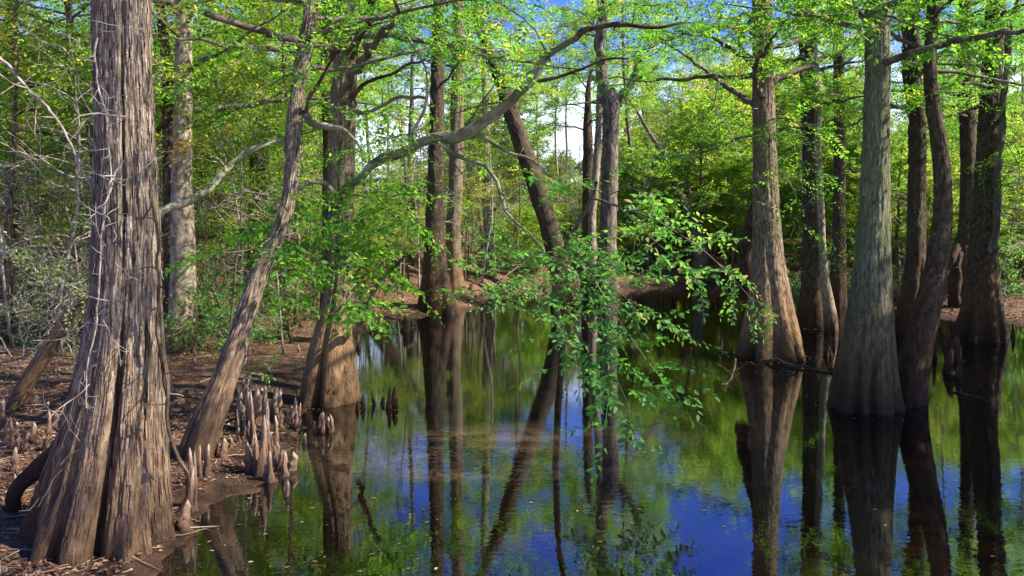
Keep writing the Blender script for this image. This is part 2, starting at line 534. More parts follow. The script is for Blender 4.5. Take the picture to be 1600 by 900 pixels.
def height(x, y):
    x = np.asarray(x, float); y = np.asarray(y, float)
    s = sdist(x, y)
    z0 = np.zeros_like(x)
    s = s + (fbm(np.stack([x * 1.3, y * 1.3, z0], -1), 3, 5) - .5) * .8
    s = s + (fbm(np.stack([x * 5.5, y * 5.5, z0], -1), 3, 25) - .5) * .34
    far = np.clip((y - 20) / 14, 0, 1)
    land = .015 + .07 * (1 - np.exp(-np.clip(s, 0, 99) * 2.2)) + np.clip(s, 0, 14) * (.012 + .10 * far) + np.clip(s - 14, 0, 60) * .01
    land += far * .55 * (1 - np.exp(-np.clip(s, 0, 99) / 1.6))
    land += (fbm(np.stack([x * .45, y * .45, z0], -1), 3, 9) - .45) * (.16 + .35 * far) * np.clip(s / 2.5, 0, 1)
    land += (fbm(np.stack([x * 3.2, y * 3.2, z0], -1), 3, 15) - .45) * .07 * np.clip(s / .6, 0, 1)
    wat = .015 + np.where(s < 0, s * .11, 0)
    wat = np.maximum(wat, -.9)
    return np.where(s > 0, np.maximum(land, .012), wat)


def hz(x, y):
    return float(height(np.array([x]), np.array([y]))[0])


def axis_pts(lo, hi, fine_lo, fine_hi, df, growth):
    pts = list(np.arange(fine_lo, fine_hi, df))
    s = df; p = fine_hi
    while p < hi:
        pts.append(p); s *= growth; p += s
    pts.append(hi)
    s = df; p = fine_lo
    left = []
    while p > lo:
        s *= growth; p -= s; left.append(max(p, lo))
    return np.array(left[::-1] + pts)


gx = axis_pts(-420, 420, -8, 4, .05, 1.025)
gy = axis_pts(-60, 520, 3.5, 13, .05, 1.018)
X, Y = np.meshgrid(gx, gy)
Z = height(X, Y)
gm = MB()
idx = np.arange(X.size).reshape(X.shape)
gm.add(np.stack([X, Y, Z], -1), np.stack([idx[:-1, :-1], idx[:-1, 1:], idx[1:, 1:], idx[1:, :-1]], -1).reshape(-1, 4))
tag(gm.build('ground', M['ground']), kind='structure')
wm = MB()
wx = np.linspace(-6, 46, 27); wy = np.linspace(-14, 60, 38)
X, Y = np.meshgrid(wx, wy); idx = np.arange(X.size).reshape(X.shape)
wm.add(np.stack([X, Y, X * 0], -1), np.stack([idx[:-1, :-1], idx[:-1, 1:], idx[1:, 1:], idx[1:, :-1]], -1).reshape(-1, 4))
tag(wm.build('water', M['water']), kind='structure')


# ------------------------------------------------------------------ trunks
def trunk_mesh(mb, pix, d, top, sides=40, ds=.07, creases=7, camp=.22, cz=1.2, rough=.012, seed=0, crev=None, lobe=0.0, taper=.35, wob=0.0, fibre=0.0, dpath=None, burls=(), strips=0):
    """pix: [(px, py, width_px)] from top to bottom or bottom to top; builds one closed-looking trunk from below ground to height top"""
    pix = sorted(pix, key=lambda t: -t[1])
    K = []
    for i, (px, py, w) in enumerate(pix):
        dd = d if dpath is None else np.interp(py, [a for a, _ in dpath], [b_ for _, b_ in dpath])
        q = W(px, py, dd)
        K.append([*q, w / 2 / F * dd])
    K = np.array(K)
    b0 = K[0].copy(); b0[2] = min(b0[2], hz(b0[0], b0[1])) - .45; b0[:2] += (K[0] - K[1])[:2] * .2; b0[3] *= 1.08
    rows = [b0] + list(K)
    if top is not None and top > K[-1, 2]:
        e = K[-1] - K[-2]; e = e / max(e[2], .3)
        hh = top - K[-1, 2]
        for f in (.25, .5, .75, 1.0):
            q = K[-1].copy(); q[:3] += np.array([e[0] * hh * f * (1 - .35 * f), e[1] * hh * f, hh * f]); q[3] = K[-1, 3] * (1 - (1 - taper) * f)
            q[:2] += R.normal(0, .12, 2) * f
            rows.append(q)
    rows = np.array(rows)
    L = np.linalg.norm(np.diff(rows[:, :3], axis=0), axis=1).sum()
    n = int(np.clip(L / ds, 24, 420))
    S = smoothpath(rows, n, max(1, int(.10 / ds)))
    if wob:
        t = np.arange(n) * L / n
        S[:, 0] += wob * (fbm(np.stack([t * .6, t * 0, t * 0 + seed], -1), 2, seed) - .5)
        S[:, 1] += wob * (fbm(np.stack([t * .6, t * 0 + 7, t * 0 + seed], -1), 2, seed) - .5)
    rs = np.random.RandomState(seed + 100)
    an = np.linspace(0, 2 * np.pi, creases, endpoint=False) + rs.uniform(-.3, .3, creases) + rs.uniform(0, 6) if creases else []
    amps = rs.uniform(.5, 1.2, creases); wid = rs.uniform(.10, .24, creases); drift = rs.uniform(-.12, .12, creases)
    hts = cz * rs.uniform(.6, 1.7, creases)

    def rf(r, TH, S_, P, rb):
        z = np.clip(P[:, 2], 0, 99)[:, None] * np.ones_like(TH)
        k = np.ones_like(r)
        for a, am, w_, dr, h_ in zip(an, amps, wid, drift, hts):
            da = np.angle(np.exp(1j * (TH - a - dr * z)))
            e = camp * am * np.exp(-z / h_)
            k -= e * np.exp(-(da / w_) ** 2)
            k += e * .28 * np.exp(-((np.abs(da) - w_ * 2.1) / (w_ * 1.3)) ** 2)
        for (a, dr, w_, am, z0, z1) in (crev or []):
            da = np.angle(np.exp(1j * (TH - a - dr * z)))
            e = am * np.clip((z - z0) / .3, 0, 1) * np.clip((z1 - z) / .8, 0, 1)
            k -= e * np.exp(-(da / w_) ** 2)
        for (pxb, pyb, sb) in burls:
            q = W(pxb, pyb, d)
            dx = r * np.cos(TH) + P[:, 0][:, None] - q[0]
            dz = z - q[2]
            k += sb * np.exp(-(dx ** 2 + dz ** 2) / (.14 ** 2))
        k = k / np.maximum(np.percentile(k, 92, axis=1, keepdims=True), .5)
        r = r * k
        if lobe:
            q = np.stack([np.cos(TH) * 1.2, np.sin(TH) * 1.2, z * .35], -1)
            r = r * (1 + lobe * (fbm(q, 2, seed) - .5) * np.exp(-z / (cz * 1.5)) * 2)
        q = np.stack([np.cos(TH) * 1.6 + seed, np.sin(TH) * 1.6, z * 1.1], -1)
        r = r * (1 + .12 * (fbm(q, 3, seed + 3) - .5))
        if fibre:
            u = TH / (2 * np.pi)
            f1 = fbm(np.stack([np.cos(TH) * rb * 30, np.sin(TH) * rb * 30, z * 1.1], -1), 3, seed + 5)
            f1 = 1 - np.abs(2 * f1 - 1) * 2.2
            r = r + fibre * (f1 - .4)
        f2 = fbm(np.stack([np.cos(TH) * rb * 12, np.sin(TH) * rb * 12, z * 7], -1), 2, seed + 8)
        return r + rough * (f2 - .5)

    V, BCg, P = tube(mb, S[:, :3], S[:, 3], sides, 0, rf)
    if strips:
        vis = np.where((P[:, 2] > .15) & (P[:, 2] < HC + .32 * d + .5))[0]
        step_ = L / n
        for _ in range(strips):
            i0 = vis[R.randint(0, len(vis))]; j = R.randint(0, sides)
            m = int(np.clip(R.uniform(.06, .32) / step_, 3, 40)); i1 = min(n - 1, i0 + m)
            if i1 - i0 < 3:
                continue
            rows_ = np.arange(i0, i1 + 1); k_ = len(rows_)
            a = V[rows_, j]; cc = P[rows_]
            nr = a - cc; nr /= np.linalg.norm(nr, axis=1, keepdims=True)
            tg = np.cross([0, 0, 1.], nr); tg /= np.linalg.norm(tg, axis=1, keepdims=True) + 1e-9
            u = np.linspace(-1, 1, k_)[:, None]
            lift = .003 + R.uniform(.002, .02) * np.clip(u * R.choice([-1, 1]) - .2, 0, 1) ** 1.5
            wv = R.uniform(.003, .009) * (1 - .6 * u * u)
            mid = a + nr * lift + tg * np.cumsum(R.normal(0, .0012, (k_, 1)), 0)
            vv = np.stack([mid - tg * wv, mid + nr * wv * .5, mid + tg * wv], 1)
            ix = np.arange(k_ * 3).reshape(k_, 3)
            q = np.concatenate([np.stack([ix[:-1, t_], ix[:-1, t_ + 1], ix[1:, t_ + 1], ix[1:, t_]], -1) for t_ in (0, 1)])
            b_ = np.repeat(BCg[rows_, j] + R.normal(0, .3, 3) * [1, 1, 0], 3, 0)
            mb.add(vv, q, 0, bc=b_)
    return S


def crown_on(mb, S, z0, z1, nl, lmax, kind='feather', dens=1.0, scale=1.0, tone=.45, updir=.15, tl=.75):
    zz = S[:, 2]
    ph = R.uniform(0, 6)
    nl = int(nl * 1.7)
    for k in range(nl):
        t = (k + R.uniform(.2, .8)) / nl
        z = z0 + (z1 - z0) * t
        i = int(np.argmin(abs(zz - z)))
        a = ph + k * 2.4 + R.normal(0, .35)
        L = lmax * (1.1 - .5 * t) * R.uniform(.6, 1.25)
        dr = np.array([math.cos(a), math.sin(a), updir + .5 * t + R.normal(0, .12)])
        r0 = min(S[i, 3] * .4, .012 + .012 * L)
        w = walk(S[i, :3], dr, L, 7, .1, -.035)
        leafy_limb(mb, w, r0, .005, kind, dens * R.uniform(.5, 1.5), tl, .2, scale * R.uniform(.85, 1.2), float(np.clip(tone + R.normal(0, .17), .1, .9)), 5, bare=(.9 if R.rand() < .14 else .08))


def tree(label, pix, d, top=14, mat='brown', cat='tree', name='cypress_tree', crown=None, limbs=(), boughs=(), group=None, leaf='leaf', **kw):
    """limbs: list of (points[(px,py,d)], r0, r1, matkey, foliage dict or None)"""
    bx, by = max(pix, key=lambda t: t[1])[:2]
    b0 = W(bx, by, d if 'dpath' not in kw or kw['dpath'] is None else kw['dpath'][0][1]); b0[2] = hz(b0[0], b0[1]) if b0[2] < 1 else b0[2]
    b0[2] = max(b0[2], 0)
    root = thing(name, b0, label, cat, group)
    mb = MB()
    S = trunk_mesh(mb, pix, d, top, **kw)
    mb.build('trunk', M[mat], root, b0)
    cr = MB(); has = False
    for pts, r0, r1, mk, fol in limbs:
        q = np.array([W(*p) for p in pts])
        L = np.linalg.norm(np.diff(q, axis=0), axis=1).sum()
        n = max(8, int(L / .07))
        SS = smoothpath(q, n, max(1, int(n * .03)))
        lm = MB()
        sd = R.randint(0, 99)

        def rf(r, TH, S_, P, rb):
            a = fbm(np.stack([np.cos(TH) * 1.5 + sd, np.sin(TH) * 1.5, S_ * 3.5], -1), 3, sd)
            return r * (1 + .55 * (a - .5))
        SS[1:-1] += (np.stack([fbm(np.stack([np.arange(n) * .16 + 9 * j, np.zeros(n) + sd, np.zeros(n)], -1), 2, sd) for j in range(3)], 1) - .5)[1:-1] * .17
        rr = np.interp(np.linspace(0, 1, n), np.linspace(0, 1, len(r0)), r0) if isinstance(r0, (list, tuple)) else np.linspace(r0, r1, n)
        tube(lm, SS, rr, 14 if rr[0] > .05 else 8, 0, rf)
        for _ in range(int(L * 1.8)):
            k_ = R.randint(2, n - 2); dv = R.normal(0, 1, 3); ln = R.uniform(.05, .35)
            sw_ = walk(SS[k_], dv, ln + rr[k_], 6, .12); tube(lm, sw_, np.linspace(min(rr[k_] * .5, .018), .004, 7), 6)
        lm.build('limb', M[mk], root, b0)
        if fol:
            leafy_limb(cr, SS[::3], r1, r1, wood=False, **fol); has = True
    for pts, r0, r1, fol in boughs:
        leafy_limb(cr, np.array([W(*p) for p in pts]), r0, r1, **fol); has = True
    if crown:
        crown_on(cr, S, **crown); has = True
    if has:
        cr.build('crown', [M['twigd'], M[leaf]], root, b0)
    return root, S


# =================================================================== the trees
CR = dict
# A: great near cypress
A_pix = [(190, 0, 80), (191, 100, 79), (194, 200, 82), (197, 300, 88), (197, 400, 94), (196, 470, 101), (192, 550, 114), (186, 620, 130), (180, 680, 146), (172, 740, 168), (164, 800, 190), (156, 860, 220)]
aR, aS = tree('huge near cypress with shaggy grey bark and deeply fluted base at the left', A_pix, 5.7, 11, 'grey', sides=300, ds=.022,
     creases=13, camp=.30, cz=.6, rough=.014, seed=3, strips=2600, lobe=.20, fibre=.018,
     crev=[(-1.22, .02, .10, .55, -.2, 1.9), (-1.35, .06, .055, .22, 1.8, 4.2), (-2.1, -.03, .07, .25, .2, 3.6), (-.55, .03, .06, .18, .1, 2.6)],
     limbs=[([(178, 560, 5.75), (140, 640, 5.9), (100, 700, 6.0), (60, 745, 6.05), (22, 800, 6.1)], [.10, .10, .085, .07, .05], .04, 'brown', None),
            ([(250, 450, 5.6), (256, 560, 5.5), (263, 640, 5.45), (272, 720, 5.5), (280, 800, 5.6)], .014, .012, 'grey', None)],
     crown=CR(z0=4.9, z1=11, nl=16, lmax=3.8, kind='feather', dens=1.0))

# B pair behind A
tree('straight sunlit smooth trunk just right of and behind the huge near cypress', [(288, 0, 24), (286, 150, 27), (284, 280, 31), (286, 400, 38), (286, 480, 42), (284, 555, 56)], 14.5, 15, 'pale', sides=48, ds=.06,
     creases=5, camp=.16, cz=1.0, seed=12, rough=.02, crown=CR(z0=4.4, z1=15, nl=22, lmax=3.2, kind='feather'))
tree('darker slim trunk close beside the straight sunlit one behind the huge near cypress', [(250, 0, 14), (262, 120, 17), (264, 250, 19), (267, 400, 22), (266, 548, 28)], 14.9, 14, 'brown', sides=24, ds=.1,
     creases=3, camp=.1, seed=13, rough=.02, crown=CR(z0=6.5, z1=14, nl=20, lmax=2.6, kind='feather'),
     limbs=[([(300, 175, 14.6), (290, 160, 14.7), (272, 178, 14.8), (246, 205, 14.9)], .05, .04, 'brown', None)])
# C leaning
tree('bare leaning trunk rising from the leaf litter toward the huge near cypress, far left', [(18, 648, 30), (40, 600, 25), (75, 545, 23), (110, 492, 21), (140, 445, 20), (160, 405, 17), (176, 360, 12), (181, 345, 3)], 9.6, None, 'tan', name='leaning_tree', sides=28, ds=.05,
     creases=3, camp=.1, seed=14, rough=.02,
     limbs=[([(118, 485, 9.6), (125, 440, 9.4), (150, 400, 9.2)], .03, .012, 'brown', None)])
# D leaning with hole
tree('crooked leaning tree with a knot hole, rooted among the cypress knees at the muddy shore', [(488, 0, 22.4), (478, 70, 23.2), (466, 130, 23.2), (460, 190, 24.1), (457, 260, 23.2), (452, 310, 21.5), (440, 352, 21.5), (420, 395, 23.2), (403, 430, 25.8), (388, 480, 29.2), (372, 530, 32.7), (352, 590, 38.7), (332, 640, 47.3), (308, 700, 56.8)], 7.9, 9.5, 'grey',
     name='crooked_tree', sides=72, ds=.03, creases=6, camp=.22, cz=.7, seed=21, rough=.022, strips=500, fibre=.006,
     dpath=[(0, 8.8), (300, 8.5), (450, 8.1), (700, 7.7)],
     limbs=[([(458, 200, 8.6), (435, 215, 8.6), (400, 234, 8.5), (372, 250, 8.4), (340, 278, 8.2), (300, 308, 8.0), (262, 328, 7.8), (246, 338, 7.7)], [.028, .032, .034, .038, .04, .042, .045, .04], .05, 'moss', None),
            ([(462, 170, 8.6), (482, 186, 8.5), (505, 190, 8.4), (528, 200, 8.3), (548, 215, 8.2), (565, 235, 8.1)], [.045, .04, .035, .03, .022, .012], .012, 'moss', None),
            ([(465, 180, 8.6), (480, 150, 8.5), (498, 118, 8.4), (512, 96, 8.3), (530, 80, 8.1)], .025, .012, 'brown', CR(kind='feather', dens=1, tl=.5)),
            ],
     boughs=[([(440, 352, 8.3), (420, 385, 8.0), (395, 400, 7.8), (350, 395, 7.6)], .010, .004, CR(kind='broad', tl=.4, dens=.8)),
             ([(450, 330, 8.3), (430, 300, 8.0), (380, 300, 7.9)], .010, .004, CR(kind='small', tl=.5)),
             ([(478, 70, 8.7), (440, 60, 8.2), (390, 80, 7.8), (350, 110, 7.4)], .016, .005, CR(kind='feather', tl=.6)),
             ([(470, 110, 8.7), (420, 130, 8.4), (360, 160, 8.4)], .012, .004, CR(kind='feather', tl=.6))],
     crown=CR(z0=3.9, z1=9.5, nl=18, lmax=2.8, kind='feather'))
# E
tree('dark rough trunk half hidden behind the leafy sprays, left of the mossy arching limb', [(403, 0, 26), (404, 150, 28), (405, 300, 30), (402, 400, 32), (400, 470, 44)], 21, 15, 'brown', sides=28, ds=.1,
     creases=5, camp=.15, seed=31, rough=.05, crown=CR(z0=4.6, z1=15, nl=20, lmax=3.2, kind='feather', scale=1.3, dens=.8))
# F
tree('stout cypress with flared foot standing in the water, crossed by a mossy arching limb', [(545, 0, 34), (540, 80, 36), (537, 150, 38), (535, 230, 38), (534, 300, 38), (532, 380, 37), (531, 440, 39), (526, 480, 47), (521, 510, 57), (517, 545, 70), (514, 585, 84), (512, 632, 102)], 10.7, 13, 'tan',
     sides=140, ds=.03, creases=7, camp=.20, cz=.8, seed=42, rough=.016, strips=900, lobe=.12, fibre=.008,
     crev=[(-1.75, .02, .10, .18, -.2, 6.0)],
     limbs=[([(524, 300, 10.7), (566, 276, 10.4), (592, 252, 10.2), (620, 236, 10.0), (655, 224, 9.8), (692, 216, 9.7), (722, 214, 9.6), (748, 202, 9.5), (775, 182, 9.4), (800, 150, 9.3), (828, 124, 9.2), (860, 96, 9.1), (885, 74, 9.0), (903, 58, 8.9)], [.045, .06, .052, .066, .07, .062, .068, .078, .066, .068, .056, .052, .042, .034], .04, 'moss', None),
            ([(898, 62, 8.9), (920, 46, 8.9), (955, 44, 8.8), (1000, 42, 8.7), (1040, 44, 8.6), (1085, 36, 8.5)], .038, .012, 'brown', CR(kind='feather', dens=1.6, tl=.8, scale=1.1)),
            ([(822, 128, 9.2), (855, 125, 9.2), (890, 112, 9.1), (915, 98, 9.0), (950, 93, 9.0), (982, 92, 8.9)], .026, .012, 'brown', None),
            ([(690, 222, 9.7), (730, 240, 9.5), (765, 262, 9.2), (775, 300, 8.9), (800, 345, 8.6), (828, 368, 8.3), (850, 395, 8.0)], [.03, .026, .024, .022, .018, .012, .008], .01, 'moss', None),
            ([(750, 212, 9.5), (790, 232, 9.3), (830, 250, 9.0), (860, 272, 8.8), (880, 292, 8.7)], .024, .009, 'moss', None),
            ([(535, 165, 10.7), (570, 140, 10.5), (610, 115, 10.3), (640, 98, 10.2), (665, 92, 10.1)], .035, .014, 'brown', None),
            ([(540, 175, 10.7), (575, 168, 10.4), (620, 160, 10.2), (664, 153, 10.0)], .032, .022, 'moss', None),
            ([(543, 105, 10.7), (560, 60, 10.4), (575, 20, 10.2), (584, -30, 10.0)], .06, .04, 'brown', None),
            ([(645, 222, 9.9), (662, 180, 9.8), (668, 130, 9.7), (655, 80, 9.6), (625, 25, 9.5), (610, -10, 9.5)], .022, .012, 'twig', None),
            ([(560, 505, 10.6), (570, 490, 10.3), (600, 450, 10.0), (625, 420, 9.8), (640, 400, 9.6)], [.045, .04, .032, .026, .014], .014, 'tan', None),
            ([(520, 305, 10.6), (495, 285, 10.2), (470, 298, 9.9), (445, 310, 9.6), (430, 330, 9.2)], .045, .02, 'moss', None)],
     boughs=[([(530, 330, 10.5), (500, 310, 10.0), (470, 325, 9.5), (440, 345, 9.2), (415, 350, 9.0)], .014, .004, CR(kind='broad', tl=.65, dens=3.2, tone=.42)),
             ([(530, 310, 10.5), (560, 300, 10.0), (600, 320, 9.6), (625, 345, 9.3)], .014, .004, CR(kind='broad', tl=.7, dens=3.2, tone=.42)),
             ([(530, 350, 10.5), (510, 355, 9.8), (480, 385, 9.2), (455, 420, 8.9), (440, 450, 8.8)], .014, .004, CR(kind='broad', tl=.7, dens=3.0, tone=.38)),
             ([(530, 350, 10.5), (530, 365, 9.8), (520, 400, 9.2), (525, 440, 9.0), (548, 470, 8.8)], .014, .004, CR(kind='broad', tl=.6, dens=3.0, tone=.38)),
             ([(530, 360, 10.5), (550, 370, 10.0), (575, 400, 9.6), (590, 420, 9.5)], .012, .004, CR(kind='broad', tl=.6, dens=2.6, tone=.4)),
             ([(540, 60, 10.7), (600, 30, 10.0), (660, 30, 9.4), (720, 60, 8.9), (750, 100, 8.6)], .02, .005, CR(kind='feather', tl=.8, dens=1.3)),
             ([(722, 205, 9.6), (760, 160, 9.4), (765, 120, 9.3), (790, 100, 9.2), (840, 90, 9.0)], .012, .005, CR(kind='feather', tl=.6, dens=1.4, tone=.75, scale=1.2)),
             ([(860, 96, 9.1), (850, 50, 9.0), (820, 20, 9.0), (770, 0, 9.0)], .012, .005, CR(kind='feather', tl=.7, dens=1.6, tone=.6, scale=1.15)),
             ([(700, 215, 9.7), (660, 200, 9.4), (620, 205, 9.2), (580, 225, 9.0)], .010, .004, CR(kind='feather', tl=.6, dens=1.5, tone=.55)),
             ([(690, 222, 9.7), (700, 250, 9.5), (740, 290, 9.4), (760, 330, 9.3)], .010, .004, CR(kind='feather', tl=.55, dens=1.3, tone=.6)),
             ([(560, 60, 10.4), (590, 20, 10.2), (640, 0, 9.8), (700, -10, 9.5)], .014, .004, CR(kind='feather', tl=.8, dens=1.3, tone=.6))],
     crown=CR(z0=4.1, z1=13, nl=22, lmax=4.0, kind='feather', tone=.55))
# F2 dark companion
tree('dark narrow trunk close behind the stout cypress with the arching limb', [(510, 0, 20), (513, 120, 22), (517, 250, 24), (516, 380, 26), (515, 470, 30)], 16.5, 14, 'brown', sides=28, ds=.1, creases=4, camp=.12, seed=47, rough=.03,
     crown=CR(z0=5.5, z1=14, nl=14, lmax=2.6, kind='feather', scale=1.2, dens=.8))
# H leaning dark
tree('dark trunk leaning left behind the drooping leafy spray, mirrored as a slanting dark bar', [(772, 100, 20), (784, 130, 22), (800, 180, 24), (818, 235, 26), (838, 290, 28), (856, 345, 30), (870, 400, 32), (880, 440, 36), (884, 476, 50)], 26, 11, 'brown', name='leaning_tree', sides=30, ds=.08,
     creases=4, camp=.15, seed=51, rough=.06, crown=CR(z0=6.5, z1=11, nl=8, lmax=2.6, kind='feather', scale=1.3, dens=.8))
# I leaning
tree('short dark trunk leaning right on the muddy bank, left of the paired cypresses', [(676, 268, 2), (672, 276, 9), (666, 286, 14), (652, 315, 17), (630, 352, 20), (606, 392, 22), (582, 425, 24), (566, 452, 27), (555, 478, 34)], 28, None, 'brown', name='leaning_tree', sides=24, ds=.08, creases=3, camp=.12, seed=55, rough=.07,
     limbs=[([(606, 392, 28), (600, 360, 27), (612, 330, 26)], .06, .02, 'twigd', None)])
# J, K
tree('dark cypress with broad dripping foot at the tip of the muddy bank', [(684, 80, 20), (682, 200, 23), (680, 300, 26), (679, 380, 31), (681, 430, 42), (683, 465, 56), (684, 490, 72)], 23, 15, 'brown', sides=56, ds=.07,
     creases=7, camp=.2, cz=1.2, seed=61, rough=.05, lobe=.1, crown=CR(z0=6.2, z1=15, nl=13, lmax=2.8, kind='feather', scale=1.4, dens=.8))
tree('slimmer cypress behind the dripping foot one, its lower right side sunlit', [(716, 60, 20), (714, 180, 21), (712, 290, 22), (708, 360, 23), (710, 410, 23), (712, 450, 30)], 28, 16, 'tan', sides=36, ds=.1,
     creases=4, camp=.15, seed=63, rough=.05, crown=CR(z0=7, z1=16, nl=12, lmax=2.8, kind='feather', scale=1.5, dens=.8))
# L
tree('thin light grey trunk on the far bank behind the arching limb', [(757, 90, 12), (760, 200, 13), (763, 330, 14), (764, 445, 18)], 34, 14, 'pale', name='slender_tree', sides=18, ds=.15, creases=0, seed=65, rough=.03, wob=.2,
     crown=CR(z0=6.5, z1=14, nl=10, lmax=2.4, kind='feather', scale=1.6, dens=.8))
# M Y-fork
tree('grey trunk ending in a wide Y fork on the far bank', [(957, 132, 3), (956, 144, 16), (955, 158, 27), (954, 220, 25), (952, 300, 26), (950, 380, 27), (948, 430, 34), (947, 458, 50)], 31, None, 'far', name='forked_tree', sides=32, ds=.1, creases=4, camp=.15, seed=67, rough=.08,
     limbs=[([(955, 175, 31), (944, 145, 31), (939, 100, 31), (938, 50, 31), (945, 10, 31), (940, -60, 31)], .26, .12, 'far', None),
            ([(955, 175, 31), (970, 150, 31), (985, 135, 31), (995, 110, 31), (1000, 80, 31)], .20, .08, 'far', CR(kind='feather', scale=1.8, tl=1.4)),
            ([(990, 128, 31), (1010, 118, 31), (1030, 100, 31)], .08, .03, 'far', CR(kind='feather', scale=1.8, tl=1.4))],
     boughs=[([(938, 60, 31), (915, 20, 30.5), (880, 10, 30)], .05, .02, CR(kind='feather', scale=1.8, tl=1.4)),
             ([(940, 20, 31), (970, -10, 30.5), (1010, -10, 30)], .05, .02, CR(kind='feather', scale=1.8, tl=1.4))])
tree('thin whitish trunk touching the left side of the forked grey tree', [(936, 90, 9), (933, 180, 10), (929, 260, 12), (927, 350, 12), (927, 440, 15)], 32, 13, 'pale', name='slender_tree', sides=16, ds=.15, creases=0, seed=68, rough=.02, wob=.25,
     crown=CR(z0=7, z1=13, nl=8, lmax=2.4, kind='feather', scale=1.6, dens=.8))
tree('dark double-stemmed trunk at the foot of the forked grey tree', [(918, 200, 14), (920, 300, 20), (921, 380, 24), (923, 450, 34)], 33, 9, 'brown', sides=20, ds=.15, creases=3, seed=69, rough=.06,
     crown=CR(z0=6.5, z1=9, nl=6, lmax=2.4, kind='feather', scale=1.6, dens=.8))
# N
tree('cypress with wide claw-like buttresses and flaking bark in the middle right of the water', [(1190, 0, 28), (1192, 100, 31), (1194, 200, 34), (1196, 290, 38), (1198, 370, 44), (1201, 430, 56), (1203, 480, 74), (1203, 520, 96), (1204, 560, 122)], 14.6, 14, 'tan',
     sides=140, ds=.035, creases=8, camp=.42, cz=.8, seed=71, rough=.02, strips=700, lobe=.12, fibre=.008,
     limbs=[([(1192, 120, 14.6), (1178, 100, 14.3), (1160, 85, 14), (1130, 70, 13.6), (1100, 55, 13.2), (1060, 50, 12.8)], .05, .015, 'brown', CR(kind='feather', dens=1.3, tl=.8)),
            ([(1180, 108, 14.4), (1150, 60, 14), (1165, 40, 13.8), (1190, 10, 13.4), (1210, -15, 13)], .04, .02, 'brown', None),
            ([(1192, 250, 14.5), (1180, 300, 14.8), (1172, 360, 15.2), (1160, 400, 15.6), (1156, 420, 15.8)], [.03, .08, .12, .14, .16], .1, 'brown', None)],
     boughs=[([(1192, 60, 14.6), (1120, 20, 13.6), (1050, 5, 13), (980, 10, 12.5)], .02, .006, CR(kind='feather', tl=.9, dens=1.6, tone=.6, scale=1.2)),
             ([(1194, 190, 14.6), (1230, 180, 13.8), (1260, 200, 13.2), (1250, 250, 13)], .014, .005, CR(kind='feather', tl=.7, dens=1.3, scale=1.2)),
             ([(1195, 250, 14.6), (1230, 270, 14), (1245, 310, 13.6)], .012, .004, CR(kind='small', tl=.6, dens=1.3)),
             ([(1192, 90, 14.6), (1230, 60, 13.8), (1290, 50, 13)], .016, .005, CR(kind='feather', tl=.9, dens=1.5, scale=1.2)),
             ([(1194, 170, 14.6), (1160, 170, 14), (1110, 200, 13.6), (1080, 240, 13.4)], .014, .005, CR(kind='feather', tl=.7, dens=1.0, scale=1.2))],
     crown=CR(z0=4.4, z1=14, nl=26, lmax=4.0, kind='feather', scale=1.1, tone=.55))
# O
tree('reddish-footed cypress between the clawed cypress and the tall greenish one', [(1258, 20, 22), (1264, 150, 24), (1268, 280, 26), (1270, 380, 30), (1272, 440, 40), (1274, 510, 66)], 19.5, 14, 'brown', sides=56, ds=.07, creases=7, camp=.3, seed=73, rough=.04, lobe=.1,
     crown=CR(z0=4.8, z1=14, nl=18, lmax=3.0, kind='feather', scale=1.3))
tree('thin crooked stem striped with white light, in front of the reddish-footed cypress', [(1272, 60, 8), (1276, 150, 9), (1274, 220, 10), (1277, 300, 11), (1281, 380, 11), (1288, 440, 14), (1298, 505, 22)], 18.6, 10, 'pale', name='slender_tree', sides=16, ds=.08, creases=0, seed=74, rough=.02, wob=.15,
     boughs=[([(1277, 340, 18.6), (1300, 360, 18), (1320, 390, 17.5)], .012, .004, CR(kind='small', tl=.6, scale=1.2)),
             ([(1279, 300, 18.6), (1250, 330, 18), (1235, 370, 17.5)], .012, .004, CR(kind='small', tl=.6, scale=1.2)),
             ([(1280, 390, 18.6), (1310, 400, 18), (1330, 430, 17.5)], .012, .004, CR(kind='small', tl=.6, scale=1.2)),
             ([(1278, 200, 18.6), (1310, 190, 18), (1330, 220, 17.5)], .012, .004, CR(kind='small', tl=.7, scale=1.3))])
tree('dark straight trunk in shade left of the tall greenish cypress', [(1310, 20, 16), (1312, 200, 17), (1311, 350, 19), (1309, 460, 28)], 25, 14, 'brown', sides=24, ds=.12, creases=4, seed=75, rough=.05,
     crown=CR(z0=5, z1=14, nl=16, lmax=2.8, kind='feather', scale=1.5))
# Q
tree('tall straight greenish cypress with a bright right rim and swollen dark foot', [(1370, 0, 34), (1371, 100, 36), (1369, 200, 38), (1367, 300, 42), (1364, 380, 48), (1361, 450, 58), (1358, 520, 74), (1354, 570, 88), (1351, 610, 100), (1350, 645, 112)], 10.3, 14, 'green',
     sides=160, ds=.03, creases=6, camp=.26, cz=.55, seed=82, rough=.012, strips=900, lobe=.1, fibre=.008,
     crev=[(-1.75, .0, .12, .30, -.2, .9)],
     boughs=[([(1370, 20, 10.3), (1400, 30, 9.8), (1450, 50, 9.3), (1500, 60, 9)], .016, .005, CR(kind='broad', tl=.6, dens=1.3, tone=.55)),
             ([(1370, 10, 10.3), (1330, 20, 9.8), (1280, 30, 9.4), (1240, 10, 9.0)], .016, .005, CR(kind='broad', tl=.6, dens=1.4, tone=.55)),
             ([(1370, -20, 10.3), (1370, 0, 9.6), (1350, 30, 9.2)], .014, .005, CR(kind='broad', tl=.6, dens=1.5, tone=.6))],
     crown=CR(z0=4.3, z1=14, nl=24, lmax=3.2, kind='feather', tone=.55))
